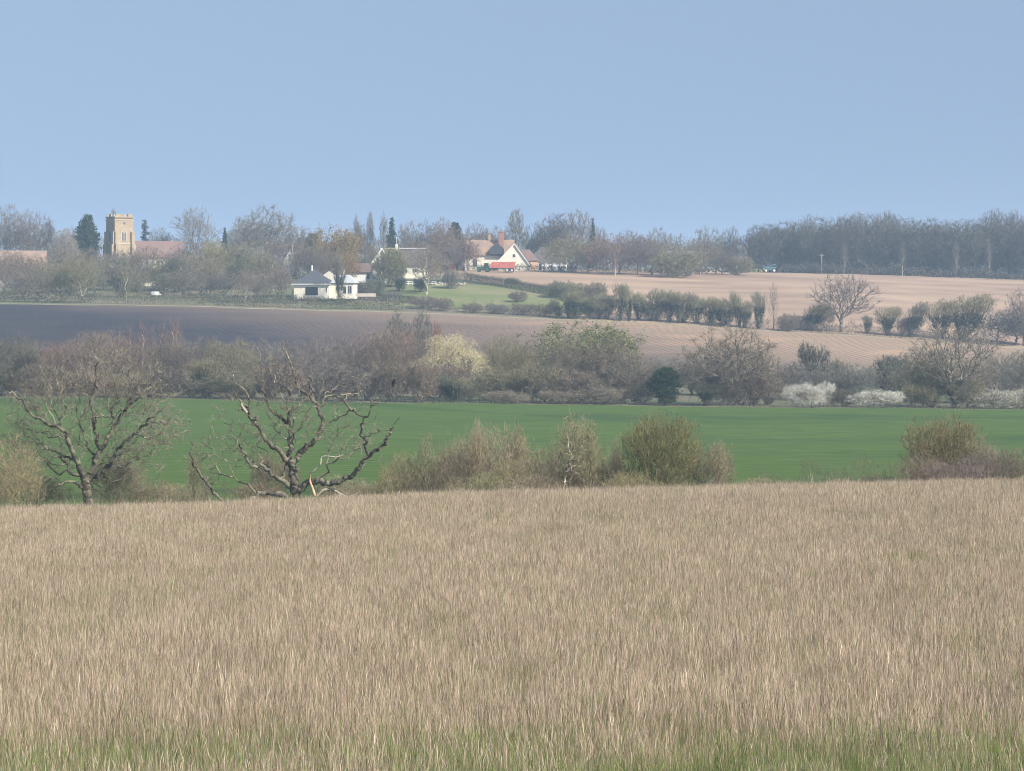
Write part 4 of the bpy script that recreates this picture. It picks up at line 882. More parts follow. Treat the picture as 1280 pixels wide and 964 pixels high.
for sx_ in (-1, 1):
    for sy_ in (-1, 1):
        # angle buttresses stepping back as they climb
        b = MB()
        for h0, h1, pr in ((-.8, TH - 12.5, 1.25), (TH - 12.5, TH - 8.5, .95), (TH - 8.5, TH - 4.6, .55)):
            b.box(sx_ * (a - .42) - .40, sx_ * (a - .42) + .40, min(sy_ * (a + .003), sy_ * (a + pr)), max(sy_ * (a + .003), sy_ * (a + pr)), h0, h1)
            b.box(min(sx_ * (a + .003), sx_ * (a + pr)), max(sx_ * (a + .003), sx_ * (a + pr)), sy_ * (a - .42) - .40, sy_ * (a - .42) + .40, h0, h1)
        b.build('buttress', M['stone'], church)
def arch(mb, c, z0, w, h, y, d, face):
    pts = [(c - w/2, z0), (c + w/2, z0), (c + w/2, z0 + h*.68), (c + w*.28, z0 + h*.88), (c, z0 + h), (c - w*.28, z0 + h*.88), (c - w/2, z0 + h*.68)]
    mb.prism(pts, 'y' if face == 'y' else 'x', y, y + d); return mb
for face in ('y', 'x'):
    m = arch(MB(), 0, TH - 7.6, 1.9, 3.9, -a - .03 if face == 'y' else -a - .03, .10, face); fr = m.build('belfry_window', M['stone_trim'], church)
    for s in (-1, 1): arch(MB(), s * .40, TH - 7.4, .62, 3.0, -a - .055, .05, face).build('louvre', M['louvre_shade'], fr)
    arch(MB(), 0, TH - 4.55, .38, .6, -a - .055, .05, face).build('tracery_opening', M['louvre_shade'], fr)
sm = MB().box(-.15, .45, -a - .02, -a + .06, TH - 2.35, TH - 1.65).build('square_opening', M['louvre_shade'], church)
# nave running away to the right (east)
nz = 8.6; nw = 3.8
nv = MB().prism([(-nw, -.8), (nw, -.8), (nw, nz - 4.6), (0, nz - .3), (-nw, nz - 4.6)], 'x', a + .01, a + 18); nv.build('nave_wall', M['stone'], church)
r = MB()
for s in (-1, 1):
    pf = [(0, nz), (s * (nw + .5), nz - 5.0), (s * (nw + .5), nz - 4.75), (0, nz + .25)]; r.prism(pf if s > 0 else pf[::-1], 'x', a + .02, a + 18.3)
r.build('nave_roof', M['tile'], church)
MB().box(a + 1, a + 17, -nw - 2.7, -nw - .01, -.8, 3.2).build('aisle_wall', M['cream'], church)
r = MB(); r.prism([(-nw - .02, nz - 5.3), (-nw - 3.1, 3.2), (-nw - 3.1, 3.4), (-nw - .02, nz - 5.1)][::-1], 'x', a + .7, a + 17.3); r.build('aisle_roof', M['tile'], church)
for i in range(4): window(church, a + 3 + i * 3.8, 1.3, 1.2, 1.6, -nw - 2.7, mats=('stone_trim', 'glass'))
MB().box(a + 12.7, a + 15.2, -nw - 5.2, -nw - 2.71, -.8, 2.6).build('porch', M['brick_or'], church)

# far left roofs
h1, r1 = gable_house('barn', 'long orange tiled barn roof at the far left behind trees', 10, 842, math.radians(6), 22, 8, 3.4, 4.2, 'cream', 'tile_or', cat='barn')
h2, r2 = gable_house('barn', 'dark slate roofed outbuilding below the orange roof at the far left', 2, 800, math.radians(4), 17, 7, 2.2, 2.8, 'cream', 'slate', cat='barn')
for i in range(3): window(h2, -3 + i * 4.4, .8, 1.2, 1.1, -3.5)
h3, r3 = gable_house('cottage', 'small red roofed cottage below the church roof', 182, 790, math.radians(28), 7, 5.5, 1.9, 2.6, 'cream', 'tile', cat='cottage')
window(h3, 0, .6, 1.2, 1.0, -2.75)
# cottage glimpsed between trees
h4, r4 = gable_house('cottage', 'slim cream gabled cottage glimpsed between trees left of the orange willow', 366, 818, math.radians(80), 7, 3.6, 4.2, 2.6, 'cream', 'thatch', cat='cottage', barge='white')
window(h4, 0, 3.4, .8, 1.0, 3.5, face='x', sgn=1); MB().tube((.0, 0, 6.6), (0, 0, 9.4), .06, .04).build('flagpole', M['white'], h4)

# white bungalow
bx_, by_, bz_ = G(404, 736); bz_ = Zrow(367.5, 736)
bun = tag(empty('bungalow', (bx_, by_, bz_), math.radians(-7)), 'cream walled bungalow with dark pyramid slate roof beside the clipped hedge', 'bungalow')
MB().box(-6.9, 2.2, -3.6, 4.2, -1.2, 2.55).build('wall', M['cream'], bun)
r = MB(); pts = [(-7.4,-4.1,2.56),(2.7,-4.1,2.56),(2.7,4.7,2.56),(-7.4,4.7,2.56),(-2.7,.2,6.05),(-2.1,.2,6.05)]
r.v += pts; r.f += [(0,1,5,4),(1,2,5),(2,3,4,5),(3,0,4),(3,2,1,0)]; ro = r.build('roof', M['slate'], bun)
MB().box(-7.45, 2.75, -4.16, -4.11, 2.40, 2.60).build('fascia', M['white'], bun)
MB().box(-3.05, -2.75, .0, .3, 5.9, 7.3).build('chimney', M['white'], ro)
MB().box(-3.9, -.7, -3.65, -3.55, -.3, 1.75).build('garage_door', M['darktimber'], bun)
window(bun, 1.5, .3, .45, 1.5, -3.6, bars=0)
# gabled wing behind with a front-facing gable, and the right-hand wing
MB().prism([(-2.6, -1.2), (6.4, -1.2), (6.4, 2.7), (1.2, 6.3), (-2.6, 3.7)], 'y', 4.3, 10).build('back_gable', M['cream'], bun)
r = MB(); r.prism([(1.2, 6.35), (7.0, 2.35), (7.0, 2.6), (1.2, 6.6)], 'y', 4.0, 10.4); r.prism([(1.2, 6.6), (-3.0, 3.72), (-3.0, 3.47), (1.2, 6.35)], 'y', 4.0, 10.4); r.build('back_roof', M['tile_br'], bun)
window(bun, 2.6, 3.1, .9, 1.1, 4.3)
MB().box(2.21, 8.1, -1.9, 4.2, -1.2, 2.8).build('right_wing', M['cream'], bun)
r = MB(); pts = [(2.2,-2.3,2.82),(8.6,-2.3,2.82),(8.6,4.6,2.82),(2.2,4.6,2.82),(3.6,1.2,4.9),(6.8,1.2,4.9)]; r.v += pts; r.f += [(0,1,5,4),(1,2,5),(2,3,4,5),(3,0,4),(3,2,1,0)]; r2_ = r.build('wing_roof', M['metalroof'], bun)
MB().box(5.0, 5.35, 1.0, 1.35, 4.6, 6.0).build('wing_chimney', M['white'], r2_)
window(bun, 5.9, .0, 1.0, 2.0, -1.9, bars=0); window(bun, 7.25, .0, 1.1, 2.1, -1.9, bars=1); window(bun, 3.9, .5, .8, 1.2, -1.9)
gw = tag(MB().box(-2.6, 2.6, -.12, .12, -.6, .25).build('garden_wall', M['patio']), 'low pinkish garden wall right of the bungalow', 'wall'); gw.location = (X(457, 733), 733, Zrow(368, 733)); gw.rotation_euler[2] = -.05

# small white cottage with half-hipped gable
h5, r5 = gable_house('cottage', 'small white cottage with brown roof between willow and olive tree', 459, 795, math.radians(-4), 7.6, 6, 2.4, 2.2, 'white', 'tile_br', cat='cottage', dz=.6)
window(h5, .6, .4, 1.1, 1.7, -3.0, bars=0); MB().prism([(2.0, -.6), (5.4, -.6), (5.4, 1.2), (3.0, 3.3), (2.0, 3.0)], 'y', -4.4, -3.01).build('porch', M['white'], h5)
# dark thatched house with white gable edge
h6, r6 = gable_house('thatched_house', 'large dark thatched house with white-edged gable and rooftop aerial', 504, 825, math.radians(-6), 13, 7, 3.0, 4.4, 'cream', 'thatch', cat='house')
gx = -5.2; g6 = MB(); g6.prism([(gx - 3.4, -.6), (gx + 3.4, -.6), (gx + 3.4, 2.8), (gx, 7.5), (gx - 3.4, 2.8)], 'y', -6.2, -3.51); g6.build('front_gable', M['cream'], h6)
r = MB(); r.prism([(gx, 7.55), (gx + 4.0, 2.0), (gx + 4.0, 2.3), (gx, 7.85)], 'y', -6.5, -.2); r.prism([(gx, 7.85), (gx - 4.0, 2.3), (gx - 4.0, 2.0), (gx, 7.55)], 'y', -6.5, -.2); r.build('gable_roof', M['thatch'], h6)
m = MB(); m.prism([(gx, 7.2), (gx + 4.05, 1.6), (gx + 4.05, 2.25), (gx, 7.85)], 'y', -6.62, -6.52); m.build('bargeboard', M['white'], h6); m = MB(); m.prism([(gx, 7.85), (gx - 4.05, 2.25), (gx - 4.05, 1.6), (gx, 7.2)], 'y', -6.62, -6.52); m.build('bargeboard', M['white'], h6)
MB().box(-6.6, 6.6, -.25, .25, 7.55, 7.85).build('ridge', M['steel'], r6)
c6 = MB().box(-2.3, -1.6, -.4, .4, 7.2, 8.9).build('chimney', M['cream'], r6)
MB().tube((-1.9, 0, 8.9), (-1.9, 0, 11.0), .06, .05).tube((-2.5, 0, 10.7), (-1.3, 0, 10.8), .05, .05).build('aerial', M['white'], h6)
window(h6, 1.0, .8, 1.6, 1.2, -3.5); window(h6, 3.8, .8, 1.2, 1.2, -3.5); window(h6, gx, 1.2, 1.4, 1.3, -6.2)
w6 = tag(MB().box(-5.5, 5.5, -.15, .15, -.5, 1.2).build('garden_wall', M['cream']), 'long cream garden wall in front of the dark thatched house', 'wall'); w6.location = G(512, 812)
# farmhouse
h7, r7 = gable_house('farmhouse', 'large farmhouse with orange and dark roofs, brick chimneys and cream gable', 612, 872, math.radians(-3), 14.5, 7, 4.6, 4.2, 'cream', 'tile_or', cat='farmhouse')
gx = 7.6
MB().prism([(gx - 4.6, -.8), (gx + 4.6, -.8), (gx + 4.6, 1.6), (gx + .3, 7.6), (gx - 4.6, 2.4)], 'y', -7.2, 3).build('cross_wing', M['cream'], h7)
r = MB(); r.prism([(gx + .3, 7.65), (gx + 5.0, 1.2), (gx + 5.0, 1.5), (gx + .3, 7.95)], 'y', -7.5, 3.3); r.prism([(gx + .3, 7.95), (gx - 5.2, 2.1), (gx - 5.2, 1.8), (gx + .3, 7.65)], 'y', -7.5, 3.3); r.build('cross_roof', M['tile_br'], h7)
m = MB(); m.prism([(gx + .3, 7.5), (gx + 5.05, 1.0), (gx + 5.05, 1.35), (gx + .3, 7.9)], 'y', -7.6, -7.52); m.build('bargeboard', M['white'], h7); m = MB(); m.prism([(gx + .3, 7.9), (gx - 5.25, 2.0), (gx - 5.25, 1.6), (gx + .3, 7.5)], 'y', -7.6, -7.52); m.build('bargeboard', M['white'], h7)
MB().prism([(0.2, 4.6), (4.6, 4.6), (4.6, 6.2), (2.4, 8.3), (.2, 6.2)], 'y', -4.6, -1).build('dark_dormer', M['slate'], h7)
chimney(r7, -1.5 + 1.5, 0, 8.4, 10.6, .8, .8, 'stone'); chimney(r7, 3.6, -1.8, 6.5, 11.3, 1.5, .9, 'brick')
window(h7, gx, .8, 1.2, 1.2, -7.2); window(h7, gx + .2, 3.6, 1.0, 1.1, -7.2); window(h7, -4.2, .8, 1.4, 2.4, -3.5, bars=1); window(h7, -.8, .8, 1.2, 1.2, -3.5); window(h7, -5.6, 3.2, 1.0, 1.0, -3.5)
h8, r8 = gable_house('outbuilding', 'orange brick outbuilding with red roof at the right side of the farmhouse', 655, 878, math.radians(8), 7.5, 6.5, 2.8, 3.4, 'brick_or', 'tile', cat='outbuilding', hip=2.0)
window(h8, 1.2, .9, 1.0, 1.0, -3.25)
# thatched barn
h9, r9 = gable_house('thatched_barn', 'hipped brown thatched barn with white posts right of the farmhouse', 684, 880, math.radians(-5), 11.5, 7.5, 2.2, 4.6, 'white', 'thatch', cat='barn', hip=3.6)
for i, xx in enumerate((-4.6, -2.4, 0, 2.4, 4.6)): MB().box(xx - .15, xx + .15, -4.35, -4.05, -.8, 2.15).build('post', M['white'], h9)
MB().box(-3.5, -1.4, -3.83, -3.76, -.3, 1.9).build('door', M['darktimber'], h9); window(h9, 1.2, .6, 1.2, 1.0, -3.75); MB().box(-2.2, 2.2, -.2, .2, 6.78, 7.0).build('ridge', M['tile_or'], h9)
# grey barn behind trees
h10, r10 = gable_house('grey_barn', 'long low grey sheet-roofed barn half hidden behind the olive thicket', 848, 885, math.radians(-9), 9, 7, 4.6, 2.0, 'timber', 'metalroof', cat='barn')
MB().box(-3.2, -.2, -3.58, -3.51, -.3, 3.4).build('door', M['darktimber'], h10)
for i in range(2): window(h10, 1.2 + i * 1.8, 1.6, 1.0, 1.0, -3.5)
# red-roofed shed left of farmhouse
h11, r11 = gable_house('shed', 'small red roofed shed left of the farmhouse', 556, 862, 0, 6.5, 4, 1.8, 1.5, 'brick', 'tile', cat='shed')
MB().box(-1, 1, -2.08, -2.01, -.2, 1.6).build('door', M['darktimber'], h11)

# ------------------------------------------------------------------ red trailer and tractor
def wheel(parent, x, y, r, w, z, rim='steel'):
    t = MB().tube((x, y - w/2, z), (x, y + w/2, z), r, r, 20).build('wheel', M['rubber'], parent, bevel=.05)
    MB().tube((x, y - w/2 - .03, z), (x, y + w/2 + .03, z), r * .55, r * .55, 16).build('rim', M[rim], t)
tx, ty, tz = G(629, 850)
tr = tag(empty('farm_trailer', (tx, ty, tz), math.radians(-2)), 'red tipping farm trailer parked at the edge of the tan field', 'trailer')
b = MB(); prof = [(-3.6, 1.35), (3.3, 1.25), (3.7, 3.15), (-3.2, 3.05), (-3.9, 2.2)]; b.prism(prof, 'y', -1.2, 1.2); b.build('tipping_body', M['redpaint'], tr)
rb = MB()
for i in range(7): rb.box(-3.0 + i * .98, -2.9 + i * .98, -1.27, -1.205, 1.40, 3.0)
rb.build('side_rib', M['redpaint'], tr)
MB().box(-4.6, 3.2, -.45, .45, .95, 1.22).build('chassis', M['darktimber'], tr); MB().tube((-4.6, 0, 1.08), (-6.0, 0, .75), .12).build('drawbar', M['darktimber'], tr)
for xx in (1.2, 2.6):
    for yy in (-1.05, 1.05): wheel(tr, xx, yy, .62, .45, .62)
tx, ty, tz = G(606, 850)
tc = tag(empty('tractor', (tx, ty, tz), math.radians(-2)), 'dark green farm tractor coupled to the red trailer', 'tractor')
MB().box(-2.3, -.3, -.45, .45, .85, 1.6).build('bonnet', M['greenpaint'], tc, bevel=.08); MB().box(-1.6, 1.3, -.35, .35, .6, .95).build('chassis', M['darktimber'], tc)
MB().prism([(-.28, 1.1), (1.2, 1.1), (1.1, 2.55), (-.1, 2.55)], 'y', -.7, .7).build('cab', M['glass'], tc); MB().box(-.3, 1.35, -.8, .8, 2.56, 2.72).build('cab_roof', M['greenpaint'], tc, bevel=.05)
MB().tube((-1.0, .3, 1.6), (-1.0, .3, 2.5), .05).build('exhaust', M['darktimber'], tc)
for yy in (-.95, .95): wheel(tc, .75, yy, .85, .5, .85, 'greenpaint'); wheel(tc, -1.7, yy, .52, .36, .52, 'greenpaint')
MB().box(.1, 1.5, -1.25, -.72, 1.72, 1.80).box(.1, 1.5, .72, 1.25, 1.72, 1.80).build('mudguard', M['greenpaint'], tc)
# teal machine at the top of the field
tx, ty, tz = G(961, 945)
tl = tag(empty('telehandler', (tx, ty, tz), math.radians(15)), 'teal farm loader parked at the top of the tan field by the rubble', 'loader')
MB().prism([(-2.2, .8), (2.0, .8), (2.0, 1.7), (.6, 1.9), (-2.2, 1.9)], 'y', -1, 1).build('body', M['bluepaint'], tl, bevel=.06); MB().prism([(-1.0, 1.91), (.6, 1.91), (.3, 3.1), (-.9, 3.1)], 'y', -.9, .1).build('cab', M['glass'], tl)
MB().tube((-2.0, .5, 2.0), (2.6, .5, 2.6), .2, .16).tube((2.6, .5, 2.6), (3.1, .5, 1.2), .12).build('boom', M['bluepaint'], tl); MB().prism([(2.9, .5), (4.0, .5), (3.2, 1.5), (2.9, 1.5)], 'y', -.9, .95).build('bucket', M['darktimber'], tl)
for xx in (-1.4, 1.4):
    for yy in (-1.1, 1.1): wheel(tl, xx, yy, .7, .45, .7)
# white van glimpsed beneath the church
tx, ty, tz = G(195, 742)
vn = tag(empty('parked_van', (tx, ty, tz), math.radians(72)), 'white and dark blue van parked among bushes below the church', 'van')
MB().prism([(-2.1, .4), (2.2, .4), (2.3, 1.2), (1.5, 1.5), (.9, 2.1), (-2.1, 2.15)], 'y', -.9, .9).build('body', M['white'], vn, bevel=.06); MB().prism([(.95, 1.35), (1.45, 1.35), (.95, 1.95), (.5, 1.95)], 'y', -.93, .93).build('window', M['glass'], vn); MB().box(-2.14, 2.25, -.94, .94, .42, .95).build('side_panel', M['slate'], vn)
for xx in (-1.4, 1.4):
    for yy in (-.85, .85): wheel(vn, xx, yy, .34, .2, .34)
vn.scale = (.8, .8, .8)
# rubble heap
rng = np.random.default_rng(77); rbx, rby, rbz = G(902, 935)
rh = tag(empty('rubble_heap', (rbx, rby, rbz)), 'heap of pale pink and white rubble at the top of the tan field', 'rubble')
m = MB()
def rock(m, c, s):
    n = len(m.v)
    V = [Vector((math.cos(a_) * math.cos(b_), math.sin(a_) * math.cos(b_), math.sin(b_))) for b_ in (-.9, -.1, .7) for a_ in np.arange(6) * 1.047 + b_]
    for v in V: m.v.append(tuple(Vector(c) + Vector((v.x * s * rng.uniform(.7, 1.2), v.y * s * rng.uniform(.7, 1.2), v.z * s * rng.uniform(.6, .9)))))
    for r_ in range(2):
        for k_ in range(6): k2 = (k_ + 1) % 6; m.f.append((n + r_*6 + k_, n + r_*6 + k2, n + r_*6 + 6 + k2, n + r_*6 + 6 + k_))
    m.f.append(tuple(n + i for i in reversed(range(6)))); m.f.append(tuple(n + 12 + i for i in range(6)))
for i in range(150):
    x_ = rng.normal(0, 2.8); hgt = 2.0 * math.exp(-(x_ / 3.6) ** 2) * (1 + .3 * math.sin(x_ * 2)); rock(m, (x_, rng.normal(0, .9), rng.uniform(0, hgt)), rng.uniform(.18, .5))
m.build('stones', M['rubble'], rh)
eb = MB(); 
for i in range(60): rock(eb, (rng.uniform(-8, 14), 2 + rng.normal(0, .6), rng.uniform(-.2, .8)), rng.uniform(.6, 1.1))
eb.build('earth_bank', M['village'], rh)
# stone heap and white fence at the paddock
sx_, sy_, sz_ = G(562, 789); m = MB()
for i in range(110): rock(m, (rng.uniform(-4.2, 4.2), rng.normal(0, .35), rng.uniform(.1, .85)), rng.uniform(.12, .3))
o = m.build('stone_pile', M['rubble']); o.location = (sx_, sy_, sz_); tag(o, 'row of pale stones piled at the back of the paddock', 'stones')
fx, fy, fz = G(506, 788); fl = X(545, 788) - fx
fe = tag(empty('paddock_fence', (fx, fy, fz)), 'white post and rail fence along the back of the paddock', 'fence')
nP = 9
for i in range(nP):
    xx = fl * i / (nP - 1); zz = float(zt(fx + xx, fy)) - fz; MB().box(xx - .07, xx + .07, -.06, .06, zz - .3, zz + 1.2).build('post', M['white'], fe)
for zz in (.45, .95):
    z1 = float(zt(fx + fl, fy)) - fz; MB().poly([(0, -.10, zz), (fl, -.10, zz + z1), (fl, -.10, zz + z1 + .16), (0, -.10, zz + .16)]).poly([(0, -.065, zz), (0, -.065, zz + .16), (fl, -.065, zz + z1 + .16), (fl, -.065, zz + z1)]).poly([(0, -.10, zz+.16), (fl, -.10, zz + z1+.16), (fl, -.065, zz + z1 + .16), (0, -.065, zz + .16)]).build('rail', M['white'], fe)
# telegraph poles
for px, D, yt, lab in [(1027, 956, 317, 'dark timber telegraph pole standing before the right wood'), (440, 905, 262, '')][:1]:
    x, y, z = G(px, D); h = Zrow(yt, D) - z; p = tag(empty('telegraph_pole', (x, y, z)), lab, 'pole')
    MB().tube((0, 0, -.5), (0, 0, h), .22, .14, 8).build('pole', M['timber'], p); MB().box(-.9, .9, -.2, -.05, h - .7, h - .5).build('crossarm', M['timber'], p)
for px, D, yt, lab in [(1128, 948, 333, 'short pale field post in front of the right wood')]:
    x, y, z = G(px, D); h = Zrow(yt, D) - z; p = MB().tube((0, 0, -.3), (0, 0, h), .14, .12, 8).tube((0, 0, h), (0, 0, h + .1), .12, .03, 8).build('field_post', M['timber']); p.location = (x, y, z); tag(p, lab, 'post')
# ------------------------------------------------------------------ the two old oaks at the meadow's edge
def smooth_chain(p, sub=3):
    out = []
    for i in range(len(p) - 1):
        p0 = p[max(i-1, 0)]; p1 = p[i]; p2 = p[i+1]; p3 = p[min(i+2, len(p)-1)]
        for s in range(sub):
            t = s / sub; out.append(.5 * ((2*p1) + (-p0 + p2)*t + (2*p0 - 5*p1 + 4*p2 - p3)*t*t + (-p0 + 3*p1 - 3*p2 + p3)*t**3))
    out.append(p[-1]); return out
def oak(name, label, D, basepx, limbs, env, seed, twn, twL, tww, npts, crown_c, trunk_c, fine=.012, extra=None, zoom=3.444, ox=0, oy=370, gn=.16, cat='oak', alpha=.35, thk=.88):
    """limbs: ([(u, v), ...], first radius, last radius, depth run); env: crown lobes in metres for the finer branches"""
    rng = np.random.default_rng(seed); bx = X(ox + basepx[0] / zoom, D); bz = float(zt(bx, D))
    root = empty(name, (bx, D, bz)); tag(root, label, cat)
    base, par, spec = [], [], []
    for pts, r0, r1, dep in limbs:
        P3 = [np.array([X(ox + u / zoom, D) - bx, dep * (k / max(1, len(pts) - 1)) ** .8 + rng.normal(0, .12) * (k > 0), Zrow(oy + v / zoom, D) - bz]) for k, (u, v) in enumerate(pts)]
        P3 = smooth_chain(P3)
        attach = -1
        if base:
            d = np.linalg.norm(np.array(base) - P3[0] - 0, axis=1); d2 = np.linalg.norm((np.array(base) - P3[0])[:, [0, 2]], axis=1); j = int(d2.argmin())
            shift = np.array(base[j]) - P3[0]; P3 = [p + np.array([0, shift[1], 0]) for p in P3]; attach = j
        for k, p in enumerate(P3):
            jitter = rng.normal(0, .05, 3) if k else np.zeros(3)
            par.append(len(base) - 1 if k else attach); base.append(p + jitter); spec.append((r0 + (r1 - r0) * (k / (len(P3) - 1)) ** .8) * thk)
    P = np.concatenate([blob_pts(rng, int(npts * f), c, r, .5) for c, r, f in env]); P = P[P[:, 2] > .4]
    A, pr = skeleton(rng, P, base, par, alpha)
    sp = np.array(spec + [0] * len(P)); A, pr, o_ = gnarl(rng, A, pr, gn); 
    s2 = np.concatenate([sp, np.zeros(len(A) - len(sp))])[o_]
    # a midpoint between two limb nodes is limb too
    for i in range(len(pr) - 1, -1, -1):
        if s2[i] > 0 and pr[i] >= 0 and s2[pr[i]] == 0: s2[pr[i]] = s2[i] * 1.02
    r = radii(pr, fine, 2.4); r = np.where(s2 > 0, s2, np.minimum(r, .09))
    big = r > .045 * min(1, thk / .7)
    V1, Q1 = tubes(A, pr, r, 8, big); V2, Q2 = tubes(A, pr, r, 4, ~big)
    tV, tT, tN = twigs(rng, A, pr, r, twn, twL, tww, .35, thin=.05, spread=1.1)
    obj('trunk', mesh_np('trunk', V1, quads=Q1, smooth=True), M['bark_near' if cat == 'oak' else 'bark'], root, trunk_c)
    v, q, t, nn = join([(V2, Q2, np.repeat(rng.random(len(V2) // 8), 8)), (tV, tT, tN)])
    obj('branches', mesh_np('branches', v, q, t, nn), M['twig'], root, crown_c)
    if extra:
        for nm, pts, r0, r1, dep, colr in extra:
            P3 = smooth_chain([np.array([X(ox + u / zoom, D) - bx, dep + rng.normal(0, .08), Zrow(oy + v / zoom, D) - bz]) for u, v in pts]); n = len(P3)
            rr = np.linspace(r0, r1, n); V, Q = tubes(np.array(P3), np.arange(-1, n - 1), rr, 8); obj(nm, mesh_np(nm, V, quads=Q, smooth=True), M['bark'], root, colr)
    return root, bx, bz
LB = [
 ([(376,935),(376,890),(374,840),(372,790)], .42, .34, 0), ([(372,800),(352,740),(325,670),(295,600),(262,560),(205,535),(140,490),(115,440),(60,400)], .26, .05, -2.0),
 ([(376,800),(400,730),(440,650),(480,570),(520,510),(560,465),(610,415),(680,370)], .27, .05, 1.2), ([(430,660),(415,600),(405,520),(398,440),(418,350),(430,270)], .18, .04, -1.0),
 ([(390,790),(450,745),(500,690),(545,630),(600,590),(640,540),(690,500),(750,465)], .23, .04, -2.2), ([(560,465),(530,400),(515,350),(520,290)], .09, .03, 1),
 ([(480,570),(470,500),(488,460),(480,400),(500,330)], .12, .03, 1.5), ([(362,825),(330,800),(295,795),(250,820)], .17, .06, -1.5), ([(350,720),(300,690),(240,675),(195,655),(150,640)], .14, .03, 1.2),
 ([(262,560),(285,500),(270,440),(245,380),(215,320)], .10, .03, 1.8), ([(600,590),(650,605),(690,600),(710,575)], .08, .03, -1), ([(372,790),(395,740),(385,690),(360,650),(330,560),(345,480)], .17, .04, 2.2),
 ([(440,760),(480,800),(520,780),(560,700),(610,660)], .09, .03, 2.5), ([(325,670),(270,610),(200,600),(130,585),(70,570)], .10, .03, 2.4), ([(430,400),(380,360),(340,290)], .07, .02, 1), ([(400,560),(440,500),(500,520),(540,480)], .08, .03, -2)]
oak('old_oak', 'big gnarled bare oak standing at the left edge of the dry meadow', 168, (376, 935), LB,
    [((.9, .5, 7.8), (2.6, 2.2, 2.1), .15), ((-1.6, -.5, 7.3), (1.9, 1.8, 2.0), .10), ((-3.4, 0, 6.0), (1.7, 1.6, 1.9), .12), ((3.4, 0, 6.8), (2.0, 1.8, 2.0), .14), ((4.6, -1, 5.0), (1.7, 1.5, 1.4), .09), ((-4.3, 1, 3.8), (1.5, 1.4, 1.4), .08), ((2.6, 1.5, 3.4), (2.6, 2, 1.9), .14), ((-2.2, 1, 3.2), (2.4, 1.8, 1.7), .10), ((.4, 0, 5.6), (3.0, 2.6, 2.2), .10)], 31, 14000, .46, .015, 2700, (.225,.198,.148), (.062,.055,.044), fine=.0095, thk=.74)
LD = [
 ([(484,892),(480,850),(476,800),(468,750),(462,715)], .28, .20, 0), ([(462,720),(450,640),(458,560),(450,500),(456,430),(450,400)], .15, .04, -.6),
 ([(470,715),(495,690),(525,655),(570,612),(596,560),(578,500),(560,460),(505,412),(475,370),(455,300),(440,260),(408,205)], .19, .03, 1.0), ([(560,460),(545,400),(530,352)], .09, .05, 1.1),
 ([(577,490),(600,440),(640,405),(680,380)], .08, .02, 1.6), ([(455,715),(430,690),(390,650),(340,590),(300,530),(285,490),(262,465),(225,420)], .17, .05, -1.2), ([(300,530),(318,522),(335,512)], .06, .03, -1.4),
 ([(285,490),(262,488),(235,492)], .08, .03, -1.1), ([(452,545),(420,520),(400,510),(365,480),(345,430),(330,380),(325,280),(318,215)], .11, .02, 1.2), ([(290,450),(265,400),(232,360),(215,310),(205,265)], .05, .015, -1.4),
 ([(468,820),(420,790),(380,760),(350,730),(300,725),(275,680),(250,632)], .16, .05, -1.6), ([(474,886),(430,860),(400,850),(355,848),(320,852),(270,880),(200,885),(150,850),(110,800),(70,750),(50,700),(45,615)], .17, .05, -1.4),
 ([(485,835),(540,800),(600,795),(660,800),(720,770),(760,730),(800,680),(850,640),(880,600),(905,568)], .19, .07, -1.8), ([(795,668),(785,600),(775,540),(800,500),(820,460),(840,400)], .09, .02, -2.2), ([(880,600),(905,560),(935,510)], .05, .015, -2),
 ([(820,460),(870,420),(902,385)], .03, .015, -2.4), ([(745,475),(690,510),(640,532)], .05, .03, 1.5), ([(700,440),(740,418),(780,402)], .06, .02, 1.5), ([(600,440),(660,430),(700,440)], .05, .04, 1.5), ([(452,500),(480,478),(530,448)], .06, .02, -.8),
 ([(470,640),(478,590),(440,560)], .07, .03, -1), ([(515,655),(520,600),(530,560)], .05, .02, .4), ([(270,880),(275,850),(262,840)], .08, .04, -1), ([(785,600),(830,580),(870,555)], .05, .02, -2), ([(430,765),(440,720),(430,690)], .09, .05, .8)]
dead_root, dbx, dbz = oak('dead_oak', 'twisted half-dead oak with contorted limbs and torn pale wood at the meadow edge', 160, (484, 892), LD,
    [((-.3, 0, 5.6), (3.0, 2.2, 2.6), .34), ((-3.2, 0, 4.0), (2.4, 1.6, 2.8), .24), ((3.0, 0, 4.4), (2.3, 1.6, 2.2), .18), ((-1.0, 0, 7.6), (1.9, 1.5, 1.3), .12), ((-5.3, 0, 2.5), (1.3, 1, 2.3), .12)], 37, 5500, .40, .014, 900, (.21,.185,.14), (.070,.062,.052),
    extra=[('torn_limb', [(545,890),(575,855),(610,830),(645,832),(680,852)], .11, .07, -.7, (.30,.25,.19)), ('torn_limb', [(676,850),(705,862),(725,858),(755,840)], .08, .03, -.7, (.36,.31,.24)),
           ('split_wood', [(568,856),(556,820),(545,790),(549,760)], .09, .05, -.75, (.46,.30,.19)), ('bleached_branch', [(555,755),(590,725),(597,690),(640,688),(660,690),(690,680)], .05, .03, -.8, (.31,.28,.22)),
           ('bleached_branch', [(282,498),(262,470),(258,455)], .10, .04, -1.6, (.28,.25,.19))], ox=230, thk=1.05, fine=.010)
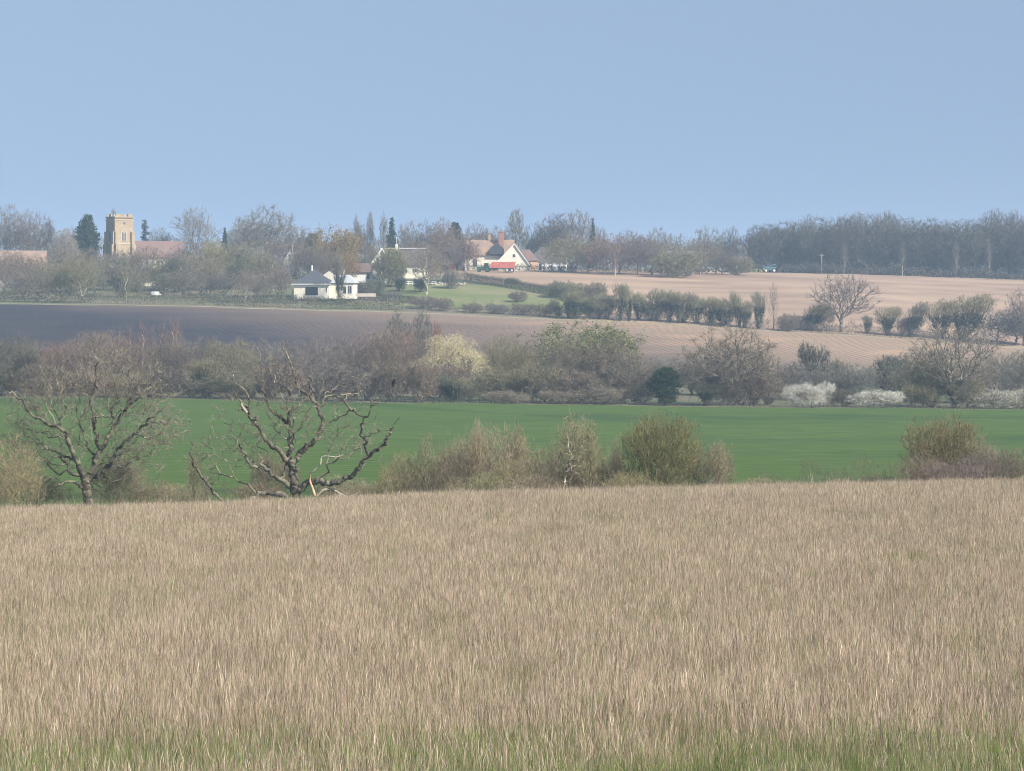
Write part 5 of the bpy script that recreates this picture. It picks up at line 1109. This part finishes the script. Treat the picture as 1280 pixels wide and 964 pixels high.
# crow
cxw, cyw = X(230 + 902 / 3.444, 157.5), 157.5; czw = Zrow(370 + 384 / 3.444, 157.5)
def ellip(m, c, r, n=10, k=7, tilt=0):
    s0 = len(m.v); ct, st = math.cos(tilt), math.sin(tilt)
    for i in range(k):
        b_ = -math.pi/2 + math.pi * (i + .02) / (k - 1 + .04)
        for j in range(n):
            a_ = 2 * math.pi * j / n; x, y, z = r[0]*math.cos(a_)*math.cos(b_), r[1]*math.sin(a_)*math.cos(b_), r[2]*math.sin(b_)
            m.v.append((c[0] + x*ct + z*st, c[1] + y, c[2] - x*st + z*ct))
    for i in range(k - 1):
        for j in range(n): j2 = (j+1) % n; m.f.append((s0+i*n+j, s0+i*n+j2, s0+(i+1)*n+j2, s0+(i+1)*n+j))
m = MB(); ellip(m, (0, 0, .2), (.10, .09, .19), tilt=.25); ellip(m, (.07, 0, .40), (.065, .055, .065)); m.tube((.11, 0, .41), (.21, 0, .38), .025, .006, 6); m.prism([(-.10, -.16), (-.02, -.14), (.0, .14), (-.09, .12)], 'y', -.05, .05)
m.tube((.0, .03, .04), (.02, .03, -.07), .012, n=5).tube((.0, -.03, .04), (.02, -.03, -.07), .012, n=5)
cr = m.build('crow', M['crow']); cr.location = (cxw, cyw, czw); cr.scale = (.75, .75, .75); tag(cr, 'black crow perched on a twig at the right of the dead oak', 'crow')

# ------------------------------------------------------------------ shrubs along the near hedge line
for k in range(3): bare_tree(f'nbush{k}', 'bush', 200 + k, 4.4, 2.6, n=1300, tw=8200, twL=.45, tww=.013, rtip=.005, trunk_h=.08, stems=6, lf=2200, lfs=.045, thick=.03, up=.5, thin=.03)
bare_tree('nthorn', 'bush', 210, 5.0, 3.1, n=1900, tw=13000, twL=.45, tww=.016, rtip=.006, trunk_h=.06, stems=9, lf=11000, lfs=.06, thick=.035, up=.9, alpha=.7, thin=.03)
bare_tree('nthin', 'tall', 211, 5.6, 1.3, n=520, tw=2600, twL=.35, tww=.014, rtip=.007, trunk_h=.3, lf=1500, lfs=.05, thick=.022, up=.6, alpha=.8, thin=.03)
bare_tree('nsnag', 'tall', 212, 5.0, 1.0, n=60, tw=220, twL=.35, tww=.014, rtip=.018, trunk_h=.5, thick=.022, alpha=.9, gn=.2, thin=.04)
YO = (.27,.238,.13); BR = (.21,.17,.118); TA = (.30,.255,.165); GYO = (.255,.232,.13)
NEAR = [
 ('nthin','hedge_sapling',596,166,520,30,TA,'wispy sapling rising above the dark brown dense bush'),
 ('nthin','hedge_sapling',648,168,528,30,GYO,'wispy sapling between the tallest bush and the white stem'),
 ('nthin','hedge_sapling',738,165,520,34,GYO,'wispy yellowish sapling just right of the white stem'),
 ('nthin','hedge_sapling',770,167,545,28,TA,'short wispy sapling midway between white stem and hawthorn'),
 ('nthin','hedge_sapling',898,166,548,34,TA,'wispy tan sapling at the right edge of the dense hawthorn'),
 ('nbush1','hedge_bush',505,167,560,66,GYO,'olive bush left of the slender pale-stemmed sapling'),
 ('nbush0','hedge_bush',655,170,540,80,TA,'tall tan bush between the tallest bush and the snag'),
 ('nbush2','hedge_bush',585,170,535,74,GYO,'olive bush rising behind the dark brown dense one'),
 ('nbush0','hedge_bush',752,171,548,72,GYO,'olive bush standing behind the tan one right of the snag'),
 ('nbush1','hedge_bush',225,168,600,60,TA,'low tan bush left of the mossy upright sapling'),
 ('nbush1','hedge_bush',1218,170,540,60,TA,'tan bush at the right shoulder of the round olive hawthorn'),
 ('nbush2','hedge_bush',455,171,600,70,YO,'low olive bush under the torn limb of the dead oak'),
 ('nbush0','hedge_bush',600,163,585,84,YO,'low olive bush in front of the dark brown bush'),
 ('nbush1','hedge_bush',665,163,590,84,TA,'low tan bush in front of the brown bushes by the snag'),
 ('nbush2','hedge_bush',790,163,585,74,YO,'low olive bush at the left foot of the dense hawthorn'),
 ('nbush0','hedge_bush',8,164,538,92,YO,'olive-yellow bush at the left edge beside the big oak'),
 ('nbush1','hedge_bush',55,170,590,70,BR,'low brown bush under the left limbs of the big oak'),
 ('nbush2','hedge_bush',140,171,560,78,TA,'thin tan bush just right of the big oak trunk'),
 ('nbush0','hedge_bush',190,173,592,74,BR,'low brown bush between the two oaks'),
 ('nthin','hedge_sapling',243,163,560,30,YO,'mossy upright sapling at the left tip of the dead oak'),
 ('nthin','hedge_sapling',258,165,600,22,TA,'short pale leaning sapling left of the dead oak'),
 ('nbush1','hedge_bush',318,172,600,70,BR,'low thin bush behind the dead oak lower limbs'),
 ('nbush2','hedge_bush',345,174,555,60,BR,'thin twiggy bush behind the left limbs of the dead oak'),
 ('nbush0','hedge_bush',432,172,588,70,TA,'low tan bush under the right limb of the dead oak'),
 ('nthin','hedge_sapling',482,165,582,30,YO,'pale-stemmed sapling right of the dead oak'),
 ('nbush2','hedge_bush',492,170,592,54,GYO,'low yellowish bush right of the dead oak'),
 ('nthin','hedge_sapling',533,166,540,42,GYO,'taller slender pale-stemmed sapling left of the brown thicket'),
 ('nbush1','hedge_bush',520,171,585,56,TA,'small tan bush at the left foot of the brown thicket'),
 ('nbush0','hedge_bush',572,166,552,90,BR,'dark brown dense bush, left part of the long thicket'),
 ('nbush2','hedge_bush',618,168,518,84,TA,'tallest tan bush of the long thicket'),
 ('nbush1','hedge_bush',640,165,570,80,YO,'olive bush in the middle of the long thicket'),
 ('nbush0','hedge_bush',682,166,555,72,BR,'brown bush just left of the white snag'),
 ('nbush2','hedge_bush',716,168,510,66,GYO,'thin yellowish bush around the white snag'),
 ('nbush1','hedge_bush',742,167,567,70,TA,'tan bush just right of the white snag'),
 ('nbush0','hedge_bush',772,168,575,64,(.15,.15,.09),'greenish dark bush left of the dense hawthorn'),
 ('nthorn','hawthorn',828,166,511,112,(.185,.165,.075),'dense round mossy hawthorn, largest shrub at the meadow edge'),
 ('nbush2','hedge_bush',880,168,545,72,BR,'brown bush merging into the right side of the dense hawthorn'),
 ('nbush1','hedge_bush',948,172,594,60,TA,'low tan scrub right of the dense hawthorn'),
 ('nbush0','hedge_bush',1000,173,598,60,BR,'low brown scrub before the green field, left of centre right'),
 ('nsnag','standing_snag',1014,163,585,10,(.5,.46,.38),'short white dead stem standing alone before the green field'),
 ('nbush2','hedge_bush',1050,172,594,66,TA,'low tan scrub right of the short white dead stem'),
 ('nbush1','hedge_bush',1098,172,590,60,BR,'low brown scrub left of the round olive bush'),
 ('nthorn','hawthorn',1178,170,515,106,(.205,.175,.085),'round olive hawthorn bush standing on the right'),
 ('nbush0','hedge_bush',1150,166,560,66,BR,'dark brown bush at the left foot of the round olive hawthorn'),
 ('nbush2','hedge_bush',1196,164,568,84,PU,'purplish bramble thicket below the round olive hawthorn'),
 ('nbush1','hedge_bush',1240,166,556,84,PU,'purplish-brown bush right of the round olive hawthorn'),
 ('nbush0','hedge_bush',1284,165,553,84,BR,'purplish-brown bush at the right edge of the picture'),
]
for kd, nm, px, D, yt, w_, c, lab in NEAR:
    pale = (nm.startswith('dead') or 'snag' in nm) or 'pale' in lab
    put(kd, nm, px, D, yt, w_, lab, crown=jit(c, .05), trunk=(.55,.50,.42) if (nm.startswith('dead') or 'snag' in nm) else ((.34,.31,.22) if pale else (.17,.145,.09)), foliage=tuple(v * 1.1 for v in c),
        cat={'hedge_bush':'bush','hedge_sapling':'sapling','dead_tree':'dead tree','hawthorn':'hawthorn','standing_snag':'dead stem'}[nm])
# white dead stem, forked, in the thicket; zoom of the photo: factor 3.4417, origin (500, 370)
oak('dead_tree', 'white dead forked stem rising from the long thicket', 163, (706, 860), [([(706,862),(705,820),(712,780),(728,735),(738,705)], .12, .085, 0), ([(738,705),(735,680),(750,650),(752,620),(748,570),(738,520)], .085, .02, .3), ([(735,700),(726,680),(722,655)], .05, .02, -.3), ([(752,622),(780,615),(808,608)], .045, .02, -.3), ([(728,735),(755,712),(775,705)], .04, .02, .3), ([(750,600),(765,590),(770,560)], .03, .012, .2), ([(712,790),(690,760),(675,735)], .035, .015, -.2)],
    [((.6, 0, 3.6), (1.3, .9, 2.0), 1.0)], 51, 1200, .40, .010, 260, (.24,.215,.14), (.29,.265,.20), zoom=3.4417, ox=500, cat='dead tree', thk=.5)
hedge('bramble_line', [(-40,160),(250,160),(480,160)], 1.4, 2.2, 'low brown bramble fringe behind the meadow crest, left half', (.17,.135,.095), 240, .05, cat='brambles', ragged=.9, gap=.5, bare=.85)
hedge('bramble_line', [(480,161),(760,161),(1000,162)], 1.7, 2.2, 'low brown bramble fringe behind the meadow crest, middle', (.165,.13,.095), 260, .05, cat='brambles', ragged=.8, bare=.85)
hedge('bramble_line', [(1000,162),(1130,161),(1310,160)], 2.0, 2.4, 'low purplish bramble fringe behind the meadow crest, right', (.175,.13,.11), 260, .05, cat='brambles', ragged=.6, bare=.85)

# ------------------------------------------------------------------ the dry meadow grass
def tuft(name, seed, n, rad, pal, hmin, hmax, wid, lean=.25, green=0.0, head=.5):
    rng = np.random.default_rng(seed)
    a = rng.uniform(0, 6.283, n); rr = rad * np.sqrt(rng.random(n)); b = np.stack([np.cos(a) * rr, np.sin(a) * rr, np.full(n, -.06)], -1)
    h = rng.uniform(hmin, hmax, n) * (1 - .15 * rng.random(n)) * np.where(rng.random(n) < .03, 1.3, 1); az = rng.uniform(0, 6.283, n); ln = np.abs(rng.normal(0, lean, n)) * h
    big = rng.random(n) < .03; ln = np.where(big, h * rng.uniform(.5, 1.1, n), ln)
    d = np.stack([np.cos(az), np.sin(az), np.zeros(n)], -1); sd = np.stack([-np.sin(az + rng.normal(0, 1.0, n)), np.cos(az + rng.normal(0, 1.0, n)), np.zeros(n)], -1)
    fs = [0, .4, .72, .86, 1.0]; ws = np.array([.8, .85, .6, 1.0, .12]); V = []
    hd = rng.random(n) < head
    for f, w0 in zip(fs, ws):
        w = np.where(hd, wid * (w0 if f < .8 else (1.9 if f < .9 else .25)), wid * (w0 if f < .8 else (.4 if f < .9 else .1))) * rng.uniform(.7, 1.3, n)
        c = b + d * (ln * f * f)[:, None] + np.array([0, 0, 1]) * (h * f - .25 * ln * f * f)[:, None] + (rng.normal(0, .012, (n, 3)) if 0 < f < 1 else 0)
        V += [c - sd * w[:, None] / 2, c + sd * w[:, None] / 2]
    V = np.stack(V, 1).reshape(-1, 3); o = np.arange(n)[:, None] * 10; Q = np.concatenate([np.stack([o[:, 0] + 2*k, o[:, 0] + 2*k + 1, o[:, 0] + 2*k + 3, o[:, 0] + 2*k + 2], -1) for k in range(4)])
    me = mesh_np(name, V, quads=Q); at = me.attributes.new('col', 'FLOAT_COLOR', 'POINT')
    P = np.array(pal); ci = P[rng.integers(0, len(P), n)] * rng.uniform(.75, 1.2, (n, 1))
    if green > 0: gsel = rng.random(n) < green; ci[gsel] = np.array([.15,.20,.055]) * rng.uniform(.7, 1.4, (gsel.sum(), 1))
    cc = np.concatenate([np.repeat(ci, 10, 0), np.ones((n * 10, 1))], 1).astype(np.float32); at.data.foreach_set('color', cc.ravel())
    return me
gm, gt_, gb = newmat('dry_grass'); at = gt_.nodes.new('ShaderNodeAttribute'); at.attribute_name = 'col'
oi = gt_.nodes.new('ShaderNodeObjectInfo'); mr = gt_.nodes.new('ShaderNodeMapRange'); mr.inputs['To Min'].default_value = .82; mr.inputs['To Max'].default_value = 1.15; gt_.links.new(oi.outputs['Random'], mr.inputs['Value'])
vm = gt_.nodes.new('ShaderNodeVectorMath'); vm.operation = 'SCALE'; gt_.links.new(at.outputs['Color'], vm.inputs[0]); gt_.links.new(mr.outputs[0], vm.inputs['Scale']); gt_.links.new(vm.outputs[0], gb.inputs['Base Color'])
tr = gt_.nodes.new('ShaderNodeBsdfTranslucent'); gt_.links.new(vm.outputs[0], tr.inputs[0]); ms = gt_.nodes.new('ShaderNodeMixShader'); ms.inputs[0].default_value = .3
gt_.links.new(gb.outputs[0], ms.inputs[1]); gt_.links.new(tr.outputs[0], ms.inputs[2]); gt_.links.new(ms.outputs[0], gt_.nodes['Material Output'].inputs['Surface'])
gb.inputs['Roughness'].default_value = .8
PD = [(.50,.385,.28),(.46,.345,.262),(.53,.42,.29),(.38,.29,.215),(.47,.35,.275),(.64,.54,.40),(.70,.60,.45),(.34,.30,.18),(.22,.165,.12),(.17,.135,.085)]
protos = bpy.data.collections.new('grass_tufts')
spec_ = [('dry', 0.03, .50, .5), ('dry', .06, .55, .5), ('dry', .12, .48, .5), ('dry', 0.02, .58, .5), ('mixed', .40, .50, .5), ('mixed', .50, .42, .4), ('green', .80, .36, .25), ('green', .88, .40, .2)]
for i_, (nm_, gr_, hh_, hd_) in enumerate(spec_):
    me = tuft(f'grass_{i_}', 300 + i_, 430, .55, PD, hh_ * .60, hh_ * 1.35, .0026, lean=.13, green=gr_, head=hd_); me.materials.append(gm)
    o = bpy.data.objects.new(f'tuft_{i_}', me); protos.objects.link(o)
rg = np.random.default_rng(404)
def fbm(x, y, s, seed=0):
    r_ = np.random.default_rng(seed); v = 0
    for o_ in range(5):
        k_ = r_.normal(0, 1, (6, 2)) / s * (1.8 ** o_); ph = r_.uniform(0, 6.28, 6); v = v + sum(np.sin(x * a[0] + y * a[1] + p) for a, p in zip(k_, ph)) / (6 ** .5) * .6 ** o_
    return v
Dg = []
for y0, y1, dens in ((15, 24, 1.6), (24, 45, 4.0), (45, 80, 3.0), (80, 140, 2.4)):
    hw = (y1 * 640 / F) + 5; m_ = int(dens * (y1 - y0) * 2 * hw); Dg.append(np.stack([rg.uniform(-hw, hw, m_), rg.uniform(y0, y1, m_)], -1))
Dg = np.concatenate(Dg); gx_, gy_ = Dg[:, 0], Dg[:, 1]; gz_ = zt(gx_, gy_); ng = len(gx_)
gn_ = fbm(gx_, gy_, 2.6, 3) + .6 * fbm(gx_, gy_, 9, 4)
pg = np.clip(.02 + .10 * (gn_ > 1.1) + np.clip((34.5 - gy_) / 5.0, 0, 1.0) * (gn_ > -.9), 0, 1); u_ = rg.random(ng)
idx = np.where(u_ < pg * .6, rg.integers(6, 8, ng), np.where(u_ < pg * 1.6 + .14, rg.integers(4, 6, ng), rg.integers(0, 4, ng)))
hn_ = fbm(gx_, gy_, 5, 9)
me = bpy.data.meshes.new('meadow_grass'); me.vertices.add(ng); me.vertices.foreach_set('co', np.stack([gx_, gy_, gz_], -1).astype(np.float32).ravel())
a_ = me.attributes.new('idx', 'INT', 'POINT'); a_.data.foreach_set('value', idx.astype(np.int32))
a_ = me.attributes.new('rot', 'FLOAT', 'POINT'); a_.data.foreach_set('value', rg.uniform(0, 6.283, ng).astype(np.float32))
a_ = me.attributes.new('scl', 'FLOAT', 'POINT'); a_.data.foreach_set('value', (rg.uniform(.85, 1.15, ng) + .05 * np.clip(hn_, -2, 2)).astype(np.float32))
go = bpy.data.objects.new('meadow_grass', me); COL.objects.link(go); tag(go, 'tall dry tan grass covering the foreground meadow, green at the bottom', 'grass', kind='stuff')
ng_ = bpy.data.node_groups.new('grass_scatter', 'GeometryNodeTree')
ng_.interface.new_socket('Geometry', in_out='INPUT', socket_type='NodeSocketGeometry'); ng_.interface.new_socket('Geometry', in_out='OUTPUT', socket_type='NodeSocketGeometry')
N = ng_.nodes; Lk = ng_.links; gi = N.new('NodeGroupInput'); gout = N.new('NodeGroupOutput')
iop = N.new('GeometryNodeInstanceOnPoints'); ci_ = N.new('GeometryNodeCollectionInfo'); ci_.inputs['Collection'].default_value = protos; ci_.inputs['Separate Children'].default_value = True; ci_.inputs['Reset Children'].default_value = True
def attr(nm, ty):
    a = N.new('GeometryNodeInputNamedAttribute'); a.data_type = ty; a.inputs['Name'].default_value = nm; return a
ai, ar, asc = attr('idx', 'INT'), attr('rot', 'FLOAT'), attr('scl', 'FLOAT'); cx_ = N.new('ShaderNodeCombineXYZ')
Lk.new(gi.outputs[0], iop.inputs['Points']); Lk.new(ci_.outputs[0], iop.inputs['Instance']); iop.inputs['Pick Instance'].default_value = True
Lk.new([o for o in ai.outputs if o.enabled][0], iop.inputs['Instance Index']); Lk.new([o for o in ar.outputs if o.enabled][0], cx_.inputs['Z']); Lk.new(cx_.outputs[0], iop.inputs['Rotation']); Lk.new([o for o in asc.outputs if o.enabled][0], iop.inputs['Scale'])
Lk.new(iop.outputs[0], gout.inputs[0])
md = go.modifiers.new('scatter', 'NODES'); md.node_group = ng_

# ------------------------------------------------------------------ the haze
hz = MB().box(-4700, 4700, -260, 9200, -40, 27).build('haze', None)
hm = bpy.data.materials.new('haze'); hm.use_nodes = True; t = hm.node_tree; t.nodes.clear(); ou = t.nodes.new('ShaderNodeOutputMaterial'); pv = t.nodes.new('ShaderNodeVolumePrincipled')
pv.inputs['Color'].default_value = (.56, .76, 1.0, 1); pv.inputs['Density'].default_value = HAZE_DENSITY; pv.inputs['Anisotropy'].default_value = 0.0
t.links.new(pv.outputs[0], ou.inputs['Volume']); hz.data.materials.append(hm); hz['kind'] = 'stuff'; hz['label'] = 'thin blue-grey air haze over the whole valley'
